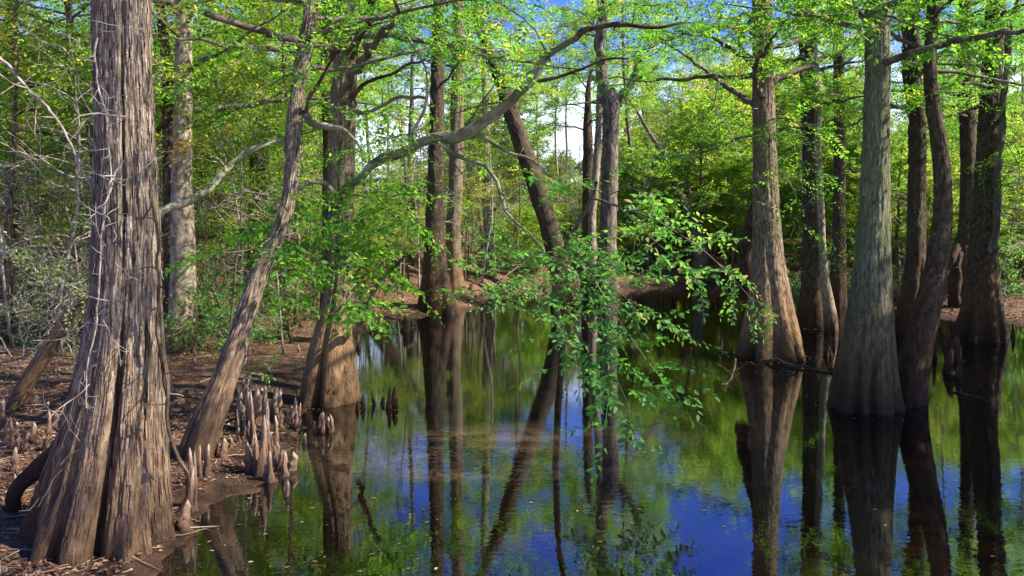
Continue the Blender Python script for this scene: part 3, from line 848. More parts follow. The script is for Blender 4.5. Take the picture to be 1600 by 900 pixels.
# R burly
tree('dark trunk with knobbly burls, behind and between the greenish cypress and the wavy one', [(1422, 20, 26), (1424, 90, 30), (1430, 160, 28), (1434, 230, 26), (1432, 320, 27), (1431, 400, 28), (1427, 450, 34), (1420, 515, 48)], 19, 13, 'brown', sides=64, ds=.06, creases=4, seed=85, rough=.05,
     burls=((1440, 90, .5), (1416, 120, .35), (1441, 190, .45), (1428, 60, .3)),
     crown=CR(z0=5, z1=13, nl=16, lmax=2.8, kind='feather', scale=1.3))
# S wavy
tree('wavy grey trunk leaning beside the tall greenish cypress', [(1461, 0, 18), (1454, 60, 18), (1453, 120, 19), (1458, 170, 21), (1468, 220, 24), (1473, 280, 26), (1473, 340, 28), (1466, 400, 31), (1457, 450, 35), (1444, 500, 39), (1433, 550, 43), (1424, 600, 48), (1420, 645, 56)], 10.6, 12, 'brown', name='wavy_tree',
     sides=72, ds=.035, creases=5, camp=.14, cz=.6, seed=91, rough=.016, strips=300, fibre=.006, crown=CR(z0=4.3, z1=12, nl=16, lmax=3.0, kind='feather', tone=.55),
     boughs=[([(1454, 60, 10.6), (1480, 50, 10.2), (1520, 80, 9.8), (1540, 110, 9.5)], .014, .005, CR(kind='broad', tl=.5, dens=1.3, tone=.5))])
# T
tree('dark gnarled tree on arching stilt roots at the far right bank', [(1506, 20, 22), (1507, 100, 20), (1512, 200, 22), (1514, 300, 24), (1512, 370, 30), (1506, 400, 40)], 23, 12, 'brown', sides=32, ds=.1, creases=4, seed=93, rough=.06,
     limbs=[([(1500, 380, 23), (1488, 400, 22.8), (1478, 430, 22.7), (1470, 470, 22.6)], .12, .07, 'brown', None),
            ([(1506, 392, 22.8), (1500, 420, 22.5), (1499, 450, 22.3), (1497, 475, 22.2)], .07, .05, 'brown', None),
            ([(1512, 385, 23), (1514, 420, 22.9), (1515, 460, 22.8), (1514, 478, 22.7)], .10, .06, 'brown', None),
            ([(1518, 380, 23.2), (1530, 420, 23.4), (1536, 460, 23.5), (1540, 478, 23.5)], .09, .06, 'brown', None)],
     crown=CR(z0=5.5, z1=12, nl=24, lmax=3.0, kind='feather', scale=1.4))
# U
tree('broad brown cypress with a fluted stained foot near the right edge of the water', [(1556, 0, 26), (1550, 100, 29), (1545, 200, 31), (1540, 300, 35), (1536, 380, 40), (1535, 430, 47), (1535, 480, 62), (1534, 528, 88)], 17.4, 14, 'brown', sides=90, ds=.05,
     creases=8, camp=.28, cz=1.0, seed=97, rough=.03, lobe=.1, fibre=.01,
     limbs=[([(1552, 395, 17), (1556, 330, 16.9), (1562, 260, 16.9), (1568, 160, 16.8), (1572, 80, 16.7), (1592, 0, 16.5), (1598, -40, 16.4)], .07, .06, 'twigd', None)],
     boughs=[([(1548, 130, 17.4), (1580, 130, 16.6), (1610, 150, 16)], .016, .005, CR(kind='feather', tl=.8, dens=1.4, scale=1.2)),
             ([(1548, 90, 17.4), (1510, 100, 16.6), (1480, 130, 16)], .016, .005, CR(kind='feather', tl=.8, dens=1.2, scale=1.2)),
             ([(1546, 200, 17.4), (1580, 230, 16.6), (1600, 280, 16.2)], .016, .005, CR(kind='feather', tl=.8, dens=1.2, scale=1.2))],
     crown=CR(z0=5, z1=14, nl=20, lmax=3.2, kind='feather', scale=1.2))
# X dark twisted small tree
tree('small black twisted tree with spreading crooked stems on the shaded far bank', [(975, 140, 1), (990, 165, 3), (1012, 200, 5), (1030, 232, 8), (1045, 262, 11), (1052, 290, 14), (1068, 320, 16), (1086, 350, 19), (1092, 400, 24)], 38, None, 'twigd', name='twisted_tree', sides=14, ds=.15, creases=0, seed=99, rough=.05, wob=.3,
     limbs=[([(1054, 250, 38), (1080, 240, 38), (1105, 215, 38), (1125, 200, 38)], .14, .05, 'twigd', CR(kind='far', tl=1.4, dens=.8)),
            ([(1086, 345, 38), (1105, 318, 38), (1130, 302, 38), (1138, 280, 38)], .16, .06, 'twigd', CR(kind='far', tl=1.2, dens=.8)),
            ([(1060, 300, 38), (1085, 320, 38), (1062, 250, 38)], .08, .03, 'twigd', None)], leaf='leaff')
# far left
tree('dark thin trunk at the left edge of the woods with curving branches', [(20, 0, 14), (22, 120, 16), (24, 260, 18), (22, 400, 20), (22, 470, 24)], 20, 12, 'brown', sides=18, ds=.12, creases=2, seed=101, rough=.03, wob=.4,
     crown=CR(z0=4, z1=12, nl=36, lmax=3.2, kind='small', scale=1.5, tl=.9))
tree('crooked mid-distance tree between the left edge and the huge near cypress', [(104, -20, 10), (112, 60, 12), (108, 110, 14), (122, 150, 15), (140, 185, 14), (150, 260, 14), (152, 350, 15), (150, 480, 20)], 17, 10, 'far', name='crooked_tree', sides=18, ds=.1, creases=0, seed=103, rough=.03,
     crown=CR(z0=4, z1=10, nl=30, lmax=3.0, kind='small', scale=1.4, tl=.9))

# hanging leafy bough in the foreground: a slender leaning hornbeam rooted on the submerged shelf in front of camera
def bough_tree():
    base = W(905, 650, 9.4); base[2] = 0
    o = None
tree('slender sapling hanging over the water, its leafy sprays bright green in the sun',
     [(858, 478, 9), (862, 500, 8), (850, 440, 9), (842, 400, 9), (835, 372, 9), (822, 350, 8), (800, 340, 7)][:0] or [(880, 545, 12), (872, 500, 11), (868, 460, 10), (872, 420, 9), (885, 385, 8), (905, 345, 7), (925, 310, 6), (932, 285, 5)], 15.5, None, 'twigd', name='overhanging_sapling', cat='sapling', leaf='leafb', sides=12, ds=.05, creases=0, seed=111, rough=.004, dpath=[(285, 8.4), (400, 9.6), (545, 15.7)],
     boughs=[([(925, 310, 8.6), (985, 325, 8.0), (1040, 350, 7.6), (1090, 380, 7.3), (1130, 415, 7.1), (1172, 465, 7.0)], .012, .003, CR(kind='broad', tl=.5, dens=1.5, tone=.65, scale=.72, start=.25)),
             ([(960, 318, 8.3), (1010, 360, 7.9), (1040, 400, 7.7), (1075, 420, 7.5)], .008, .003, CR(kind='broad', tl=.4, dens=1.8, tone=.5)),
             ([(940, 300, 8.5), (900, 285, 8.2), (870, 290, 8.0)], .008, .003, CR(kind='broad', tl=.35, dens=1.2, tone=.5)),
             ([(950, 305, 8.5), (985, 290, 8.2), (1010, 300, 8.0)], .008, .003, CR(kind='broad', tl=.3, dens=1.2, tone=.55)),
             ([(880, 392, 9.4), (850, 395, 8.6), (815, 410, 8.0), (780, 440, 7.8), (758, 455, 7.7)], .010, .003, CR(kind='broad', tl=.6, dens=2.1, tone=.52, start=.1, scale=.74)),
             ([(880, 392, 9.4), (850, 410, 8.4), (850, 450, 7.8), (840, 480, 7.6)], .010, .003, CR(kind='broad', tl=.6, dens=2.1, tone=.52, start=.1, scale=.74)),
             ([(880, 392, 9.4), (900, 410, 8.6), (930, 440, 8.0), (965, 455, 7.8), (1010, 480, 7.6), (1035, 510, 7.5)], .010, .003, CR(kind='broad', tl=.5, dens=2.1, tone=.5, start=.1, scale=.78)),
             ([(872, 420, 9.4), (880, 430, 8.6), (905, 480, 7.9), (930, 530, 7.5), (955, 580, 7.3), (985, 640, 7.2)], .010, .003, CR(kind='broad', tl=.42, dens=1.5, tone=.25, start=.15, sag=.2)),
             ([(930, 440, 8.0), (960, 490, 7.6), (990, 540, 7.4), (1040, 600, 7.3)], .008, .003, CR(kind='broad', tl=.4, dens=1.2, tone=.25, sag=.2)),
             ([(905, 480, 7.9), (900, 520, 7.6), (915, 560, 7.5)], .008, .003, CR(kind='broad', tl=.35, dens=1.0, tone=.25, sag=.2))])

exec_marker = 0
# ------------------------------------------------------------------ background trees
def proto_tree(name, label, seed, H, z0, L, nl, r, kind='far', scale=1.0, lean=0.0, dens=.8, mat='far', leaf='leaff', cat='tree', tone=.5, group=None):
    root = thing(name, (0, 0, 0), label, cat, group)
    rs = np.random.RandomState(seed)
    n = 20
    z = np.linspace(-.4, H, n)
    P = np.stack([lean * z + (fbm(np.stack([z * .3 + seed, z * 0, z * 0], -1), 2, seed) - .5) * .6 * np.clip(z / 3, 0, 1), (fbm(np.stack([z * .3 + seed, z * 0 + 5, z * 0], -1), 2, seed) - .5) * .6 * np.clip(z / 3, 0, 1), z], 1)
    rad = r * (1 - .8 * np.clip(z / H, 0, 1)) * (1 + .7 * np.exp(-np.clip(z, 0, 9) / .5))
    mb = MB()

    def rf(rr, TH, S_, P_, rb):
        return rr * (1 + .3 * (fbm(np.stack([np.cos(TH) * 1.5 + seed, np.sin(TH) * 1.5, S_ * 1.5], -1), 2, seed) - .5))
    tube(mb, P, rad, 10, 0, rf)
    mb.build('trunk', M[mat], root)
    S = np.concatenate([P, rad[:, None]], 1)
    cr = MB()
    crown_on(cr, S, z0, H, nl, L, kind, dens, scale, tone, updir=.25, tl=1.1)
    cr.build('crown', [M['far'], M[leaf]], root)
    return root


def copy_tree(src, loc, rz, s, label=None, group=None):
    r = src.copy(); COL.objects.link(r)
    r.location = loc; r.rotation_euler = (0, 0, rz); r.scale = (s, s, s)
    if label:
        r['label'] = label
    if group:
        r['group'] = group
    for ch in src.children:
        c = ch.copy(); COL.objects.link(c); c.parent = r
    return r


G1 = 'thin young trees of the woods behind the left bank'
G2 = 'leafy trees of the woods across the water'
def shade_pos():
    q = proto_tree('swamp_tree', 'unseen leafy tree added close off to the right to shade the huge near cypress', 220, 13, 6.5, 3.2, 20, .13, 'feather', 1.1, group=None, leaf='leaf')
    q.location = (5.6, 3.3, -.4)  # out-of-view tree, added to throw shade on the huge near cypress
LAB = ['slender green swamp tree standing in the woods across the water', 'thin young tree with sparse leaves in the woods behind the left bank']
shade_pos()
protos = [proto_tree('swamp_tree', LAB[0], 200, 7.5, 1.6, 2.4, 33, .10, group=G2),
          proto_tree('swamp_tree', LAB[0], 201, 8.5, 2.2, 2.6, 35, .13, group=G2, tone=.62),
          proto_tree('swamp_tree', LAB[0], 202, 6.0, 1.0, 2.2, 30, .07, group=G2, lean=.08, tone=.4),
          proto_tree('swamp_tree', LAB[0], 203, 10.0, 3.4, 2.8, 35, .16, group=G2),
          proto_tree('swamp_tree', LAB[0], 204, 7.0, 1.8, 2.2, 28, .07, group=G2, lean=-.1, tone=.7)]
sap = [proto_tree('young_tree', LAB[1], 210, 6.5, 3.2, 1.8, 18, .045, 'small', 1.7, .05, .8, 'tan', 'leaff', group=G1),
       proto_tree('young_tree', LAB[1], 211, 7.5, 3.6, 2.0, 20, .055, 'small', 1.7, -.06, .8, 'tan', 'leaff', group=G1, tone=.65),
       proto_tree('young_tree', LAB[1], 212, 5.0, 2.2, 1.6, 14, .03, 'small', 1.6, .1, .8, 'twig', 'leaff', group=G1)]
taken = []


def scatter(srcs, n, ylo, yhi, rlo, rhi, slo, shi, mind, first, okf=None, label=None, group=None):
    cnt = 0; tries = 0
    while cnt < n and tries < n * 60:
        tries += 1
        y = ylo + (yhi - ylo) * R.rand()
        ra = rlo + (rhi - rlo) * R.rand()
        x = ra * y
        if sdist(np.array([x]), np.array([y]))[0] < .6:
            continue
        if okf and not okf(x, y):
            continue
        if any((x - a) ** 2 + (y - b) ** 2 < mind ** 2 for a, b in taken):
            continue
        taken.append((x, y))
        src = srcs[cnt % len(srcs)]
        s = R.uniform(slo, shi)
        if -.25 < x / y < .15 and src in protos + sap:
            s *= .55 if x / y < -.07 else .66
        loc = (x, y, hz(x, y) - .05)
        if (id(src) not in first):
            first.add(id(src)); src.location = loc; src.scale = (s, s, s)
        else:
            copy_tree(src, loc, R.uniform(0, 6.28), s, label, group)
        cnt += 1
    return cnt


used = set()
gap = lambda x, y: not (-.20 < x / y < -.08)
tall = [proto_tree('slender_tree', 'tall slender tree with a high thin crown standing among the far trees', 230, 14, 8.0, 2.6, 15, .13, 'feather', 2.0, .01, .8, 'far', 'leaff', group='tall slender trees across the water'),
        proto_tree('slender_tree', 'tall slender tree with a high thin crown standing among the far trees', 231, 13, 8.2, 2.4, 14, .10, 'feather', 2.0, -.03, .8, 'pale', 'leaff', group='tall slender trees across the water')]
scatter(tall, 28, 30, 62, -.34, .66, .75, 1.15, 2.2, used)
scatter(sap, 60, 15, 46, -.70, -.02, .7, 1.25, 1.1, used)
scatter(sap, 34, 34, 58, .15, .7, .8, 1.2, 1.3, used)
for (x_, y_, s_, k_) in ((-2.2, 50, .95, 0), (-.6, 54, 1.0, 1), (-3.6, 56, 1.0, 3), (1.0, 57, 1.0, 4), (-1.6, 62, 1.1, 0), (-5.2, 60, .9, 1)):
    taken.append((x_, y_)); copy_tree(protos[k_], (x_, y_, hz(x_, y_) - .05), R.uniform(0, 6), s_)
scatter(sap, 16, 34, 54, -.1, .15, .7, .95, 1.3, used)
scatter(sap, 22, 24, 46, -.78, -.30, 1.0, 1.5, 1.2, used)
scatter(protos, 50, 36, 50, -.75, .75, .5, .85, 1.7, used, gap)
scatter(protos, 80, 50, 80, -.75, .75, .75, 1.15, 2.2, used, gap)
scatter(protos, 26, 42, 80, .2, .75, .95, 1.3, 2.2, used, gap)
scatter(protos, 24, 44, 80, -.75, -.2, 1.1, 1.6, 2.2, used, gap)
scatter([protos[0], protos[2], protos[4]], 12, 38, 80, -.2, -.08, .5, .75, 2.4, used)
scatter(protos, 20, 25, 42, .30, .72, .38, .62, 1.5, used)
scatter(protos, 4, 32, 44, -.78, -.30, .75, 1.2, 1.6, used)
scatter(protos, 14, 42, 62, .15, .32, .9, 1.2, 1.8, used)
stems = []
for k in range(4):
    hgt = [4.5, 5.5, 3.5, 6.5][k]
    rt = thing('bare_sapling', (0, 0, 0), 'thin pale leafless sapling stem standing in the understory', 'sapling', 'bare thin saplings in the understory')
    mb = MB(); w = walk((0, 0, -.1), (R.normal(0, .15), R.normal(0, .15), 1), hgt, 26, .05, .01); tube(mb, w, np.linspace(.032, .008, 27), 6); mb.build('stem', M['far' if k % 2 else 'twig'], rt)
    mb = MB()
    for q in range(18):
        i_ = R.randint(6, 26); w2 = walk(w[i_], (R.normal(0, 1), R.normal(0, 1), R.uniform(.1, 1.0)), R.uniform(.5, 1.6), 9, .18)
        tube(mb, w2, np.linspace(.011, .004, 10), 4)
        for _ in range(3):
            w3 = walk(w2[R.randint(3, 9)], (R.normal(0, 1), R.normal(0, 1), R.uniform(-.2, .8)), R.uniform(.2, .7), 5, .2); tube(mb, w3, np.linspace(.006, .003, 6), 3)
    mb.build('twigs', M['far' if k % 2 else 'twig'], rt)
    stems.append(rt)
scatter(stems, 150, 13, 46, -.72, -.02, .6, 1.3, .5, used)
scatter(stems, 105, 33, 52, -.12, .7, .8, 1.6, .6, used)
scatter(stems, 16, 20, 34, .42, .7, .6, 1.1, .8, used)
# crowns off to the right that shade the right half of the water
for (x, y, s) in ((12.5, 9.5, 1.3), (15.5, 14.5, 1.2), (19, 11, 1.6), (16, 6.5, 1.5)):
    copy_tree(protos[int(x) % 5], (x, y, -.4), R.uniform(0, 6), s, 'leafy tree standing off to the right that shades the water', 'shade trees beyond the right edge')

# far mass of woods
fw = MB()
n = 46000
ang = R.uniform(-.75, .75, n); dd = R.uniform(84, 120, n)
pz = R.uniform(0, 1, n) ** 1.2 * (7 + 5 * vn(np.stack([ang * 26, dd * .05, ang * 0], -1), 4)) * np.where((ang > -.24) & (ang < .12), .62, 1)
pos = np.stack([ang * dd, dd, pz + 1], 1)
put_sprays(fw, 'far', pos, R.normal(0, 1, (n, 3)), 2.6, tilt=.8, mi=0, tone=.5)
tag(fw.build('distant_woods', M['leaff']), 'green mass of distant woods closing off the view', 'woods', kind='stuff')

# ------------------------------------------------------------------ knees
def knee_mesh(seed, h=1.0, r=.16, lean=.1):
    mb = MB(); n = 18; s = 16
    z = np.linspace(-.25, 1, n) * h
    zz = np.clip(z / h, 0, 1)
    rad = r * (1 - .58 * zz ** 1.1) * (1 + .55 * np.exp(-zz / .08))
    rad[-1] = .01; rad[-2] *= .62; rad[-3] *= .85
    P = np.stack([lean * .35 * zz + .02 * np.sin(zz * 5 + seed), .02 * np.cos(zz * 6 + seed * 2), z], 1)
    P[:, 0] -= P[0, 0]

    def rf(rr, TH, S_, P_, rb):
        q = np.stack([np.cos(TH) * 1.4 + seed * 3, np.sin(TH) * 1.4, S_ * 7], -1)
        g = np.stack([np.cos(TH) * 2.4 + seed * 3, np.sin(TH) * 2.4, S_ * 1.2], -1)
        return rr * (1 + 1.1 * (fbm(q, 3, seed) - .5) + .7 * (fbm(q * 2.6, 2, seed + 4) - .5) + .5 * (fbm(g, 2, seed + 9) - .5))
    tube(mb, P, rad, s, 0, rf)
    mb.BC[-1] = mb.V[-1] * np.array([.5, .5, 1.0])
    return mb


kp = []
for k in range(7):
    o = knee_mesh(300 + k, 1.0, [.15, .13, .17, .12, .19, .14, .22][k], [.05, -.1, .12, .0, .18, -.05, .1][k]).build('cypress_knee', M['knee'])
    kp.append(o)
kused = set(); kc_ = 0
RK = random.Random(4)


def knee(px, pb, hp, wp, label, group, d=None):
    global kc_
    d = d or HC * F / (pb - YH)
    q = W(px, pb, d); q[2] = max(hz(q[0], q[1]), -.02) - .01
    h = hp / F * d; w = wp * .8 / F * d
    src = kp[kc_ % 7]; kc_ += 1
    if id(src) in kused:
        o = src.copy(); COL.objects.link(o)
    else:
        o = src; kused.add(id(src))
    o.location = tuple(q); sw = w / .30
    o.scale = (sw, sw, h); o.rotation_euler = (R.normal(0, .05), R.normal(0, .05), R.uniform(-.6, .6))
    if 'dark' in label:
        o.material_slots[0].link = 'OBJECT'; o.material_slots[0].material = M['brown']  # knees labelled dark get a darker brown bark
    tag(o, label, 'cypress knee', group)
    return o


KL = {'a': ('pale-tipped cypress knee in the dense cluster at the muddy shore, left of the reddish-footed cypress', 'cypress knees crowded at the muddy shore'),
      'b': ('short stubby cypress knee in the little clump standing in water just below the stout cypress', 'small knee clump in front of the stout cypress'),
      'c': ('dark cypress knee standing in blue water right of the stout cypress', 'dark knees right of the stout cypress'),
      'd': ('stubby knee poking from leaf litter left of the huge near cypress', 'knees in the leaf litter at the left edge'),
      'e': ('slim tall knee wedged between the huge near cypress and the crooked leaning tree', 'knees right beside the huge near cypress'),
      'f': ('tiny dark knee on the muddy bank beyond the stout cypress', 'tiny knees on the far muddy bank'),
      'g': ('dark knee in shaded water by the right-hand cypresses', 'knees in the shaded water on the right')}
lst = dict(
    a=[(406, 745, 98, 17), (399, 742, 66, 15), (412, 738, 92, 16), (422, 726, 76, 17), (424, 752, 52, 12), (395, 688, 84, 15), (403, 682, 74, 14), (408, 672, 64, 15), (390, 690, 66, 13), (414, 690, 62, 13),
       (430, 668, 58, 16), (436, 664, 52, 13), (428, 662, 46, 10), (440, 672, 22, 9), (447, 672, 26, 9), (457, 672, 40, 9), (463, 672, 52, 10), (468, 670, 42, 9), (437, 732, 34, 11), (446, 744, 46, 13), (457, 734, 34, 14), (447, 775, 30, 11),
       (373, 690, 44, 11), (384, 690, 38, 10), (374, 640, 34, 9), (380, 636, 38, 9), (389, 628, 30, 9), (349, 726, 34, 13), (359, 714, 20, 8), (389, 740, 46, 22), (475, 694, 20, 8), (397, 700, 90, 14), (418, 750, 30, 14)],
    b=[(493, 676, 22, 8), (499, 674, 34, 9), (505, 676, 38, 11), (511, 674, 28, 8), (518, 676, 34, 12)],
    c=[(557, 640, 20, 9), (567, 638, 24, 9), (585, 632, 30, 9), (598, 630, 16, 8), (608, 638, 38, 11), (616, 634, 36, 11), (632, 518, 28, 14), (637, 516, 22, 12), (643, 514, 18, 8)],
    d=[(20, 714, 52, 11), (26, 720, 26, 10), (40, 722, 40, 10), (53, 706, 34, 10), (76, 696, 42, 9), (30, 712, 28, 9), (22, 754, 40, 13), (28, 800, 40, 15), (4, 684, 44, 9), (8, 700, 26, 9), (58, 812, 46, 13), (70, 716, 24, 10), (75, 620, 24, 8), (12, 640, 16, 8)],
    e=[(303, 800, 92, 13), (293, 802, 70, 16), (312, 756, 52, 11), (324, 752, 54, 12), (320, 730, 44, 10), (286, 830, 50, 18), (296, 770, 60, 12), (268, 640, 46, 10)],
    f=[(470, 520, 12, 8), (590, 470, 12, 7), (610, 462, 10, 6), (640, 470, 10, 6), (735, 462, 12, 6), (742, 470, 10, 6), (436, 530, 14, 8), (600, 490, 14, 8), (630, 490, 12, 8), (560, 545, 14, 8), (455, 545, 12, 8)],
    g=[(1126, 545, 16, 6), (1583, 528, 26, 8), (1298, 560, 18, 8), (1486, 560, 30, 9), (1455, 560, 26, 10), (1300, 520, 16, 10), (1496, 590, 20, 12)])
lst['a'] += [(RK.uniform(372, 436), RK.uniform(640, 735), RK.uniform(18, 48), RK.uniform(8, 13)) for _ in range(26)]
lst['d'] += [(RK.uniform(0, 110), RK.uniform(640, 760), RK.uniform(14, 34), RK.uniform(7, 11)) for _ in range(12)]
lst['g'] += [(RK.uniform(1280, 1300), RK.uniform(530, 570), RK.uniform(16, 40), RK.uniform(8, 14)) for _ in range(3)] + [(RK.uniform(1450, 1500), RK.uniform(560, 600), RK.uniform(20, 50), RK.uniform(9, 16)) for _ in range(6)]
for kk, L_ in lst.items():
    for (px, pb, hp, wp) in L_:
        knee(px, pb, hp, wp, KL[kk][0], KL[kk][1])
for k in range(34):      # more little knees over the left flat
    y = R.uniform(9, 24); x = R.uniform(-.62, -.2) * y
    if sdist(np.array([x]), np.array([y]))[0] > .3:
        px = 800 + x / y * F; pb = YH + HC * F / y
        knee(px, pb, R.uniform(.08, .22) * F / y, R.uniform(.05, .1) * F / y, 'low brown knee scattered over the leafy flat behind the shore', 'low knees over the leafy flat')

# ------------------------------------------------------------------ vines, twigs, dead branches
def twiggy(name, label, cat, starts, mat, seed=0, r=.006, L=.9, n=3, wob=.25, lev=2, grav=-.02, leaves=None, group=None):
    st = np.random.get_state() if False else None
    q0 = W(*starts[0][0]) if len(starts[0][0]) == 3 else np.array(starts[0][0])
    root_loc = q0.copy()
    mb = MB(); pos = []; dr = []

    def rec(p, d, L, r, lv):
        m = max(4, int(L / .08))
        w = walk(p, d, L, m, wob, grav)
        tube(mb, w, np.linspace(r, r * .35, m + 1), 5 if r > .004 else 4)
        for j in range(2, m + 1, 2):
            pos.append(w[j]); dr.append(w[j] - w[j - 1])
        if lv > 0:
            for _ in range(n):
                i = R.randint(max(1, m // 4), m + 1)
                dd = (w[i] - w[i - 1]); dd /= np.linalg.norm(dd)
                dd = dd + R.normal(0, .75, 3)
                rec(w[i], dd, L * R.uniform(.35, .65), r * .6, lv - 1)
    for p, d in starts:
        rec(W(*p), np.array(d, float), L * R.uniform(.7, 1.2), r, lev)
    if leaves:
        dr_ = np.array(dr); dr_ /= np.linalg.norm(dr_, axis=1, keepdims=True) + 1e-9
        sel = R.rand(len(pos)) < leaves[1]
        put_sprays(mb, leaves[0], np.array(pos)[sel], dr_[sel], leaves[2], tilt=.6, tone=leaves[3])
    o = mb.build(name, [M[mat], M['leafsage' if leaves and leaves[4] else 'leafb']], None, root_loc)
    o.location = tuple(root_loc)
    return tag(o, label, cat, group)


def vine(label, pts, r, mat='twig', name='vine', cat='vine', sub=8):
    q = np.array([W(*p) for p in pts])
    n = max(10, int(np.linalg.norm(np.diff(q, axis=0), axis=1).sum() / .04))
    S = smoothpath(q, n, 2)
    sd = R.randint(0, 99)
    S += (np.stack([fbm(np.stack([np.arange(n) * .18 + 9 * j, np.zeros(n) + sd, np.zeros(n)], -1), 3, sd) for j in range(3)], 1) - .5) * .05
    mb = MB(); tube(mb, S, np.linspace(r, r * .6, n), 6)
    for k in range(sub):
        i = R.randint(2, n - 1)
        d = R.normal(0, 1, 3); d[1] = -abs(d[1])
        w = walk(S[i], d, R.uniform(.1, .4), 6, .35)
        tube(mb, w, np.linspace(r * .5, r * .2, 7), 4)
    o = mb.build(name, M[mat], None, q[0]); o.location = tuple(q[0])
    return tag(o, label, cat)


vine('pale bare vine curling down the upper left face of the huge near cypress', [(150, 60, 5.5), (148, 110, 5.48), (160, 150, 5.45), (172, 190, 5.4), (168, 240, 5.4), (178, 290, 5.38)], .008)
vine('pale vine running down the lower left side of the huge near cypress', [(196, 250, 5.4), (170, 280, 5.4), (160, 360, 5.4), (158, 430, 5.35), (150, 500, 5.3), (140, 560, 5.25), (132, 640, 5.2)], .008)
vine('pale twig looping off the huge near cypress at mid height, pointing left', [(190, 180, 5.4), (150, 178, 5.2), (120, 182, 5.1), (108, 196, 5.0)], .006)
vine('dark stem climbing the sunlit right side of the huge near cypress', [(258, 620, 5.55), (250, 540, 5.5), (247, 470, 5.5), (246, 400, 5.5), (242, 340, 5.5), (236, 300, 5.45)], .014, 'brown')
vine('fine vine draped over the dark buttress root at lower left', [(60, 790, 5.5), (85, 745, 5.5), (120, 720, 5.45), (150, 700, 5.4)], .004)
vine('long thin hanging branch with whitish bark on the left, curving down to the right', [(0, 88, 6.4), (30, 125, 6.3), (70, 160, 6.2), (100, 200, 6.1), (120, 240, 6.0), (138, 280, 5.9), (152, 310, 5.8)], .012)
vine('white forked dead twigs hanging in the shade left of the clawed cypress', [(1124, 125, 9), (1115, 160, 9), (1128, 185, 9), (1145, 215, 9), (1158, 250, 9)], .008, sub=3)
vine('thin pale vine rising from the far bank behind the paired cypresses', [(753, 440, 27), (760, 395, 27), (768, 350, 27), (770, 300, 27), (765, 240, 27)], .035)
for st_ in [((215, 60, 5.4), (.6, -.4, .4)), ((225, 45, 5.4), (-.8, -.4, .1)), ((235, 90, 5.4), (.8, -.3, -.2)), ((180, 50, 5.4), (-.8, -.3, .3)), ((230, 40, 5.45), (.9, -.2, .3))]:
    twiggy('bare_twig', 'bare white twig on the upper part of the huge near cypress', 'twig', [st_], 'twig', group='tangle of bare white twigs', L=.28, r=.004, lev=2)
for st_ in [((180, 275, 5.4), (-.6, -.6, .1)), ((190, 285, 5.4), (.7, -.6, .1)), ((175, 180, 5.4), (-.8, -.5, .0)), ((165, 385, 5.35), (-.3, -.6, .6)), ((180, 410, 5.3), (.5, -.6, -.3)), ((170, 470, 5.3), (-.6, -.5, -.1))]:
    twiggy('bare_twig', 'reddish bare twig bristling from the middle of the huge near cypress', 'twig', [st_], 'twig', group='reddish bare twigs bristling', L=.34, r=.004, lev=2)
for st_ in [((160, 500, 5.25), (.5, -.5, -.1)), ((165, 480, 5.25), (-.7, -.4, -.5)), ((150, 570, 5.2), (-.8, -.4, -.3)), ((140, 600, 5.15), (-.5, -.6, -.5))]:
    twiggy('bare_twig', 'thin white twig arching low across the front of the huge near cypress', 'twig', [st_], 'twig', group='thin white twigs arching low across the front of the huge near cypress', L=.4, r=.0035, lev=2)
twiggy('dead_shrub', 'pale dead twiggy shrub with tiny grey-green leaves at the left edge', 'shrub', [((20 + 16 * k, 560 - 5 * (k % 3), 10 + .3 * (k % 4)), (R.normal(0, .25), R.normal(0, .25), 1)) for k in range(8)], 'twig', L=1.25, r=.010, n=5, lev=2, leaves=('small', .22, .8, .6, True))
twiggy('dead_shrub', 'whitish brittle shrub with sparse small leaves just left of the huge near cypress', 'shrub', [((60 + 14 * k, 500, 9.0), (R.normal(0, .35), R.normal(0, .25), .5)) for k in range(6)], 'twig', L=.9, r=.008, n=5, lev=2, leaves=('small', .4, .9, .6, True))
twiggy('leafy_sapling', 'little leafy sapling with light green leaves beside the crooked leaning tree', 'sapling', [((348, 600, 8.6), (-.1, -.1, 1)), ((348, 600, 8.6), (.25, -.1, 1)), ((348, 600, 8.6), (.7, -.2, .8))], 'twig', L=.75, r=.006, n=3, lev=1, leaves=('broad', .5, .7, .5, False))
twiggy('leafy_sapling', 'low green seedlings at the foot of the stout cypress, on its shaded side', 'sapling', [((440, 610, 11), (-.4, -.1, 1)), ((440, 610, 11), (.25, -.1, 1)), ((440, 610, 11), (-.9, -.2, .8))], 'twig', L=.5, r=.005, n=3, lev=1, leaves=('broad', .7, .6, .4, False))
for k, (px, pb, d) in enumerate([(60, 470, 16), (200, 480, 18), (330, 470, 19), (370, 500, 15), (460, 465, 22), (600, 440, 33), (640, 430, 36), (800, 440, 37), (740, 435, 38), (870, 435, 39), (1000, 430, 40), (1230, 430, 30), (1400, 440, 27), (1580, 450, 24), (1560, 430, 30), (1040, 425, 42), (1130, 420, 44), (540, 440, 34), (120, 455, 22), (20, 455, 24)]):
    q = W(px, pb, d); q[2] = hz(q[0], q[1]); pz_ = YH - (q[2] - HC) / d * F
    twiggy('brush_shrub', 'tangled twiggy undergrowth shrub with thin leaves at the edge of the woods', 'shrub',
           [((px + R.uniform(-14, 14), pz_, d + R.uniform(-.6, .6)), (R.normal(0, .4), R.normal(0, .4), 1)) for _ in range(7)], 'twig' if k % 3 else 'twigd', L=1.3 + .02 * d, r=.012, n=4, lev=2,
           leaves=('small', .5, 1.5, .5, k % 2 == 0), group='undergrowth shrubs along the edge of the woods')

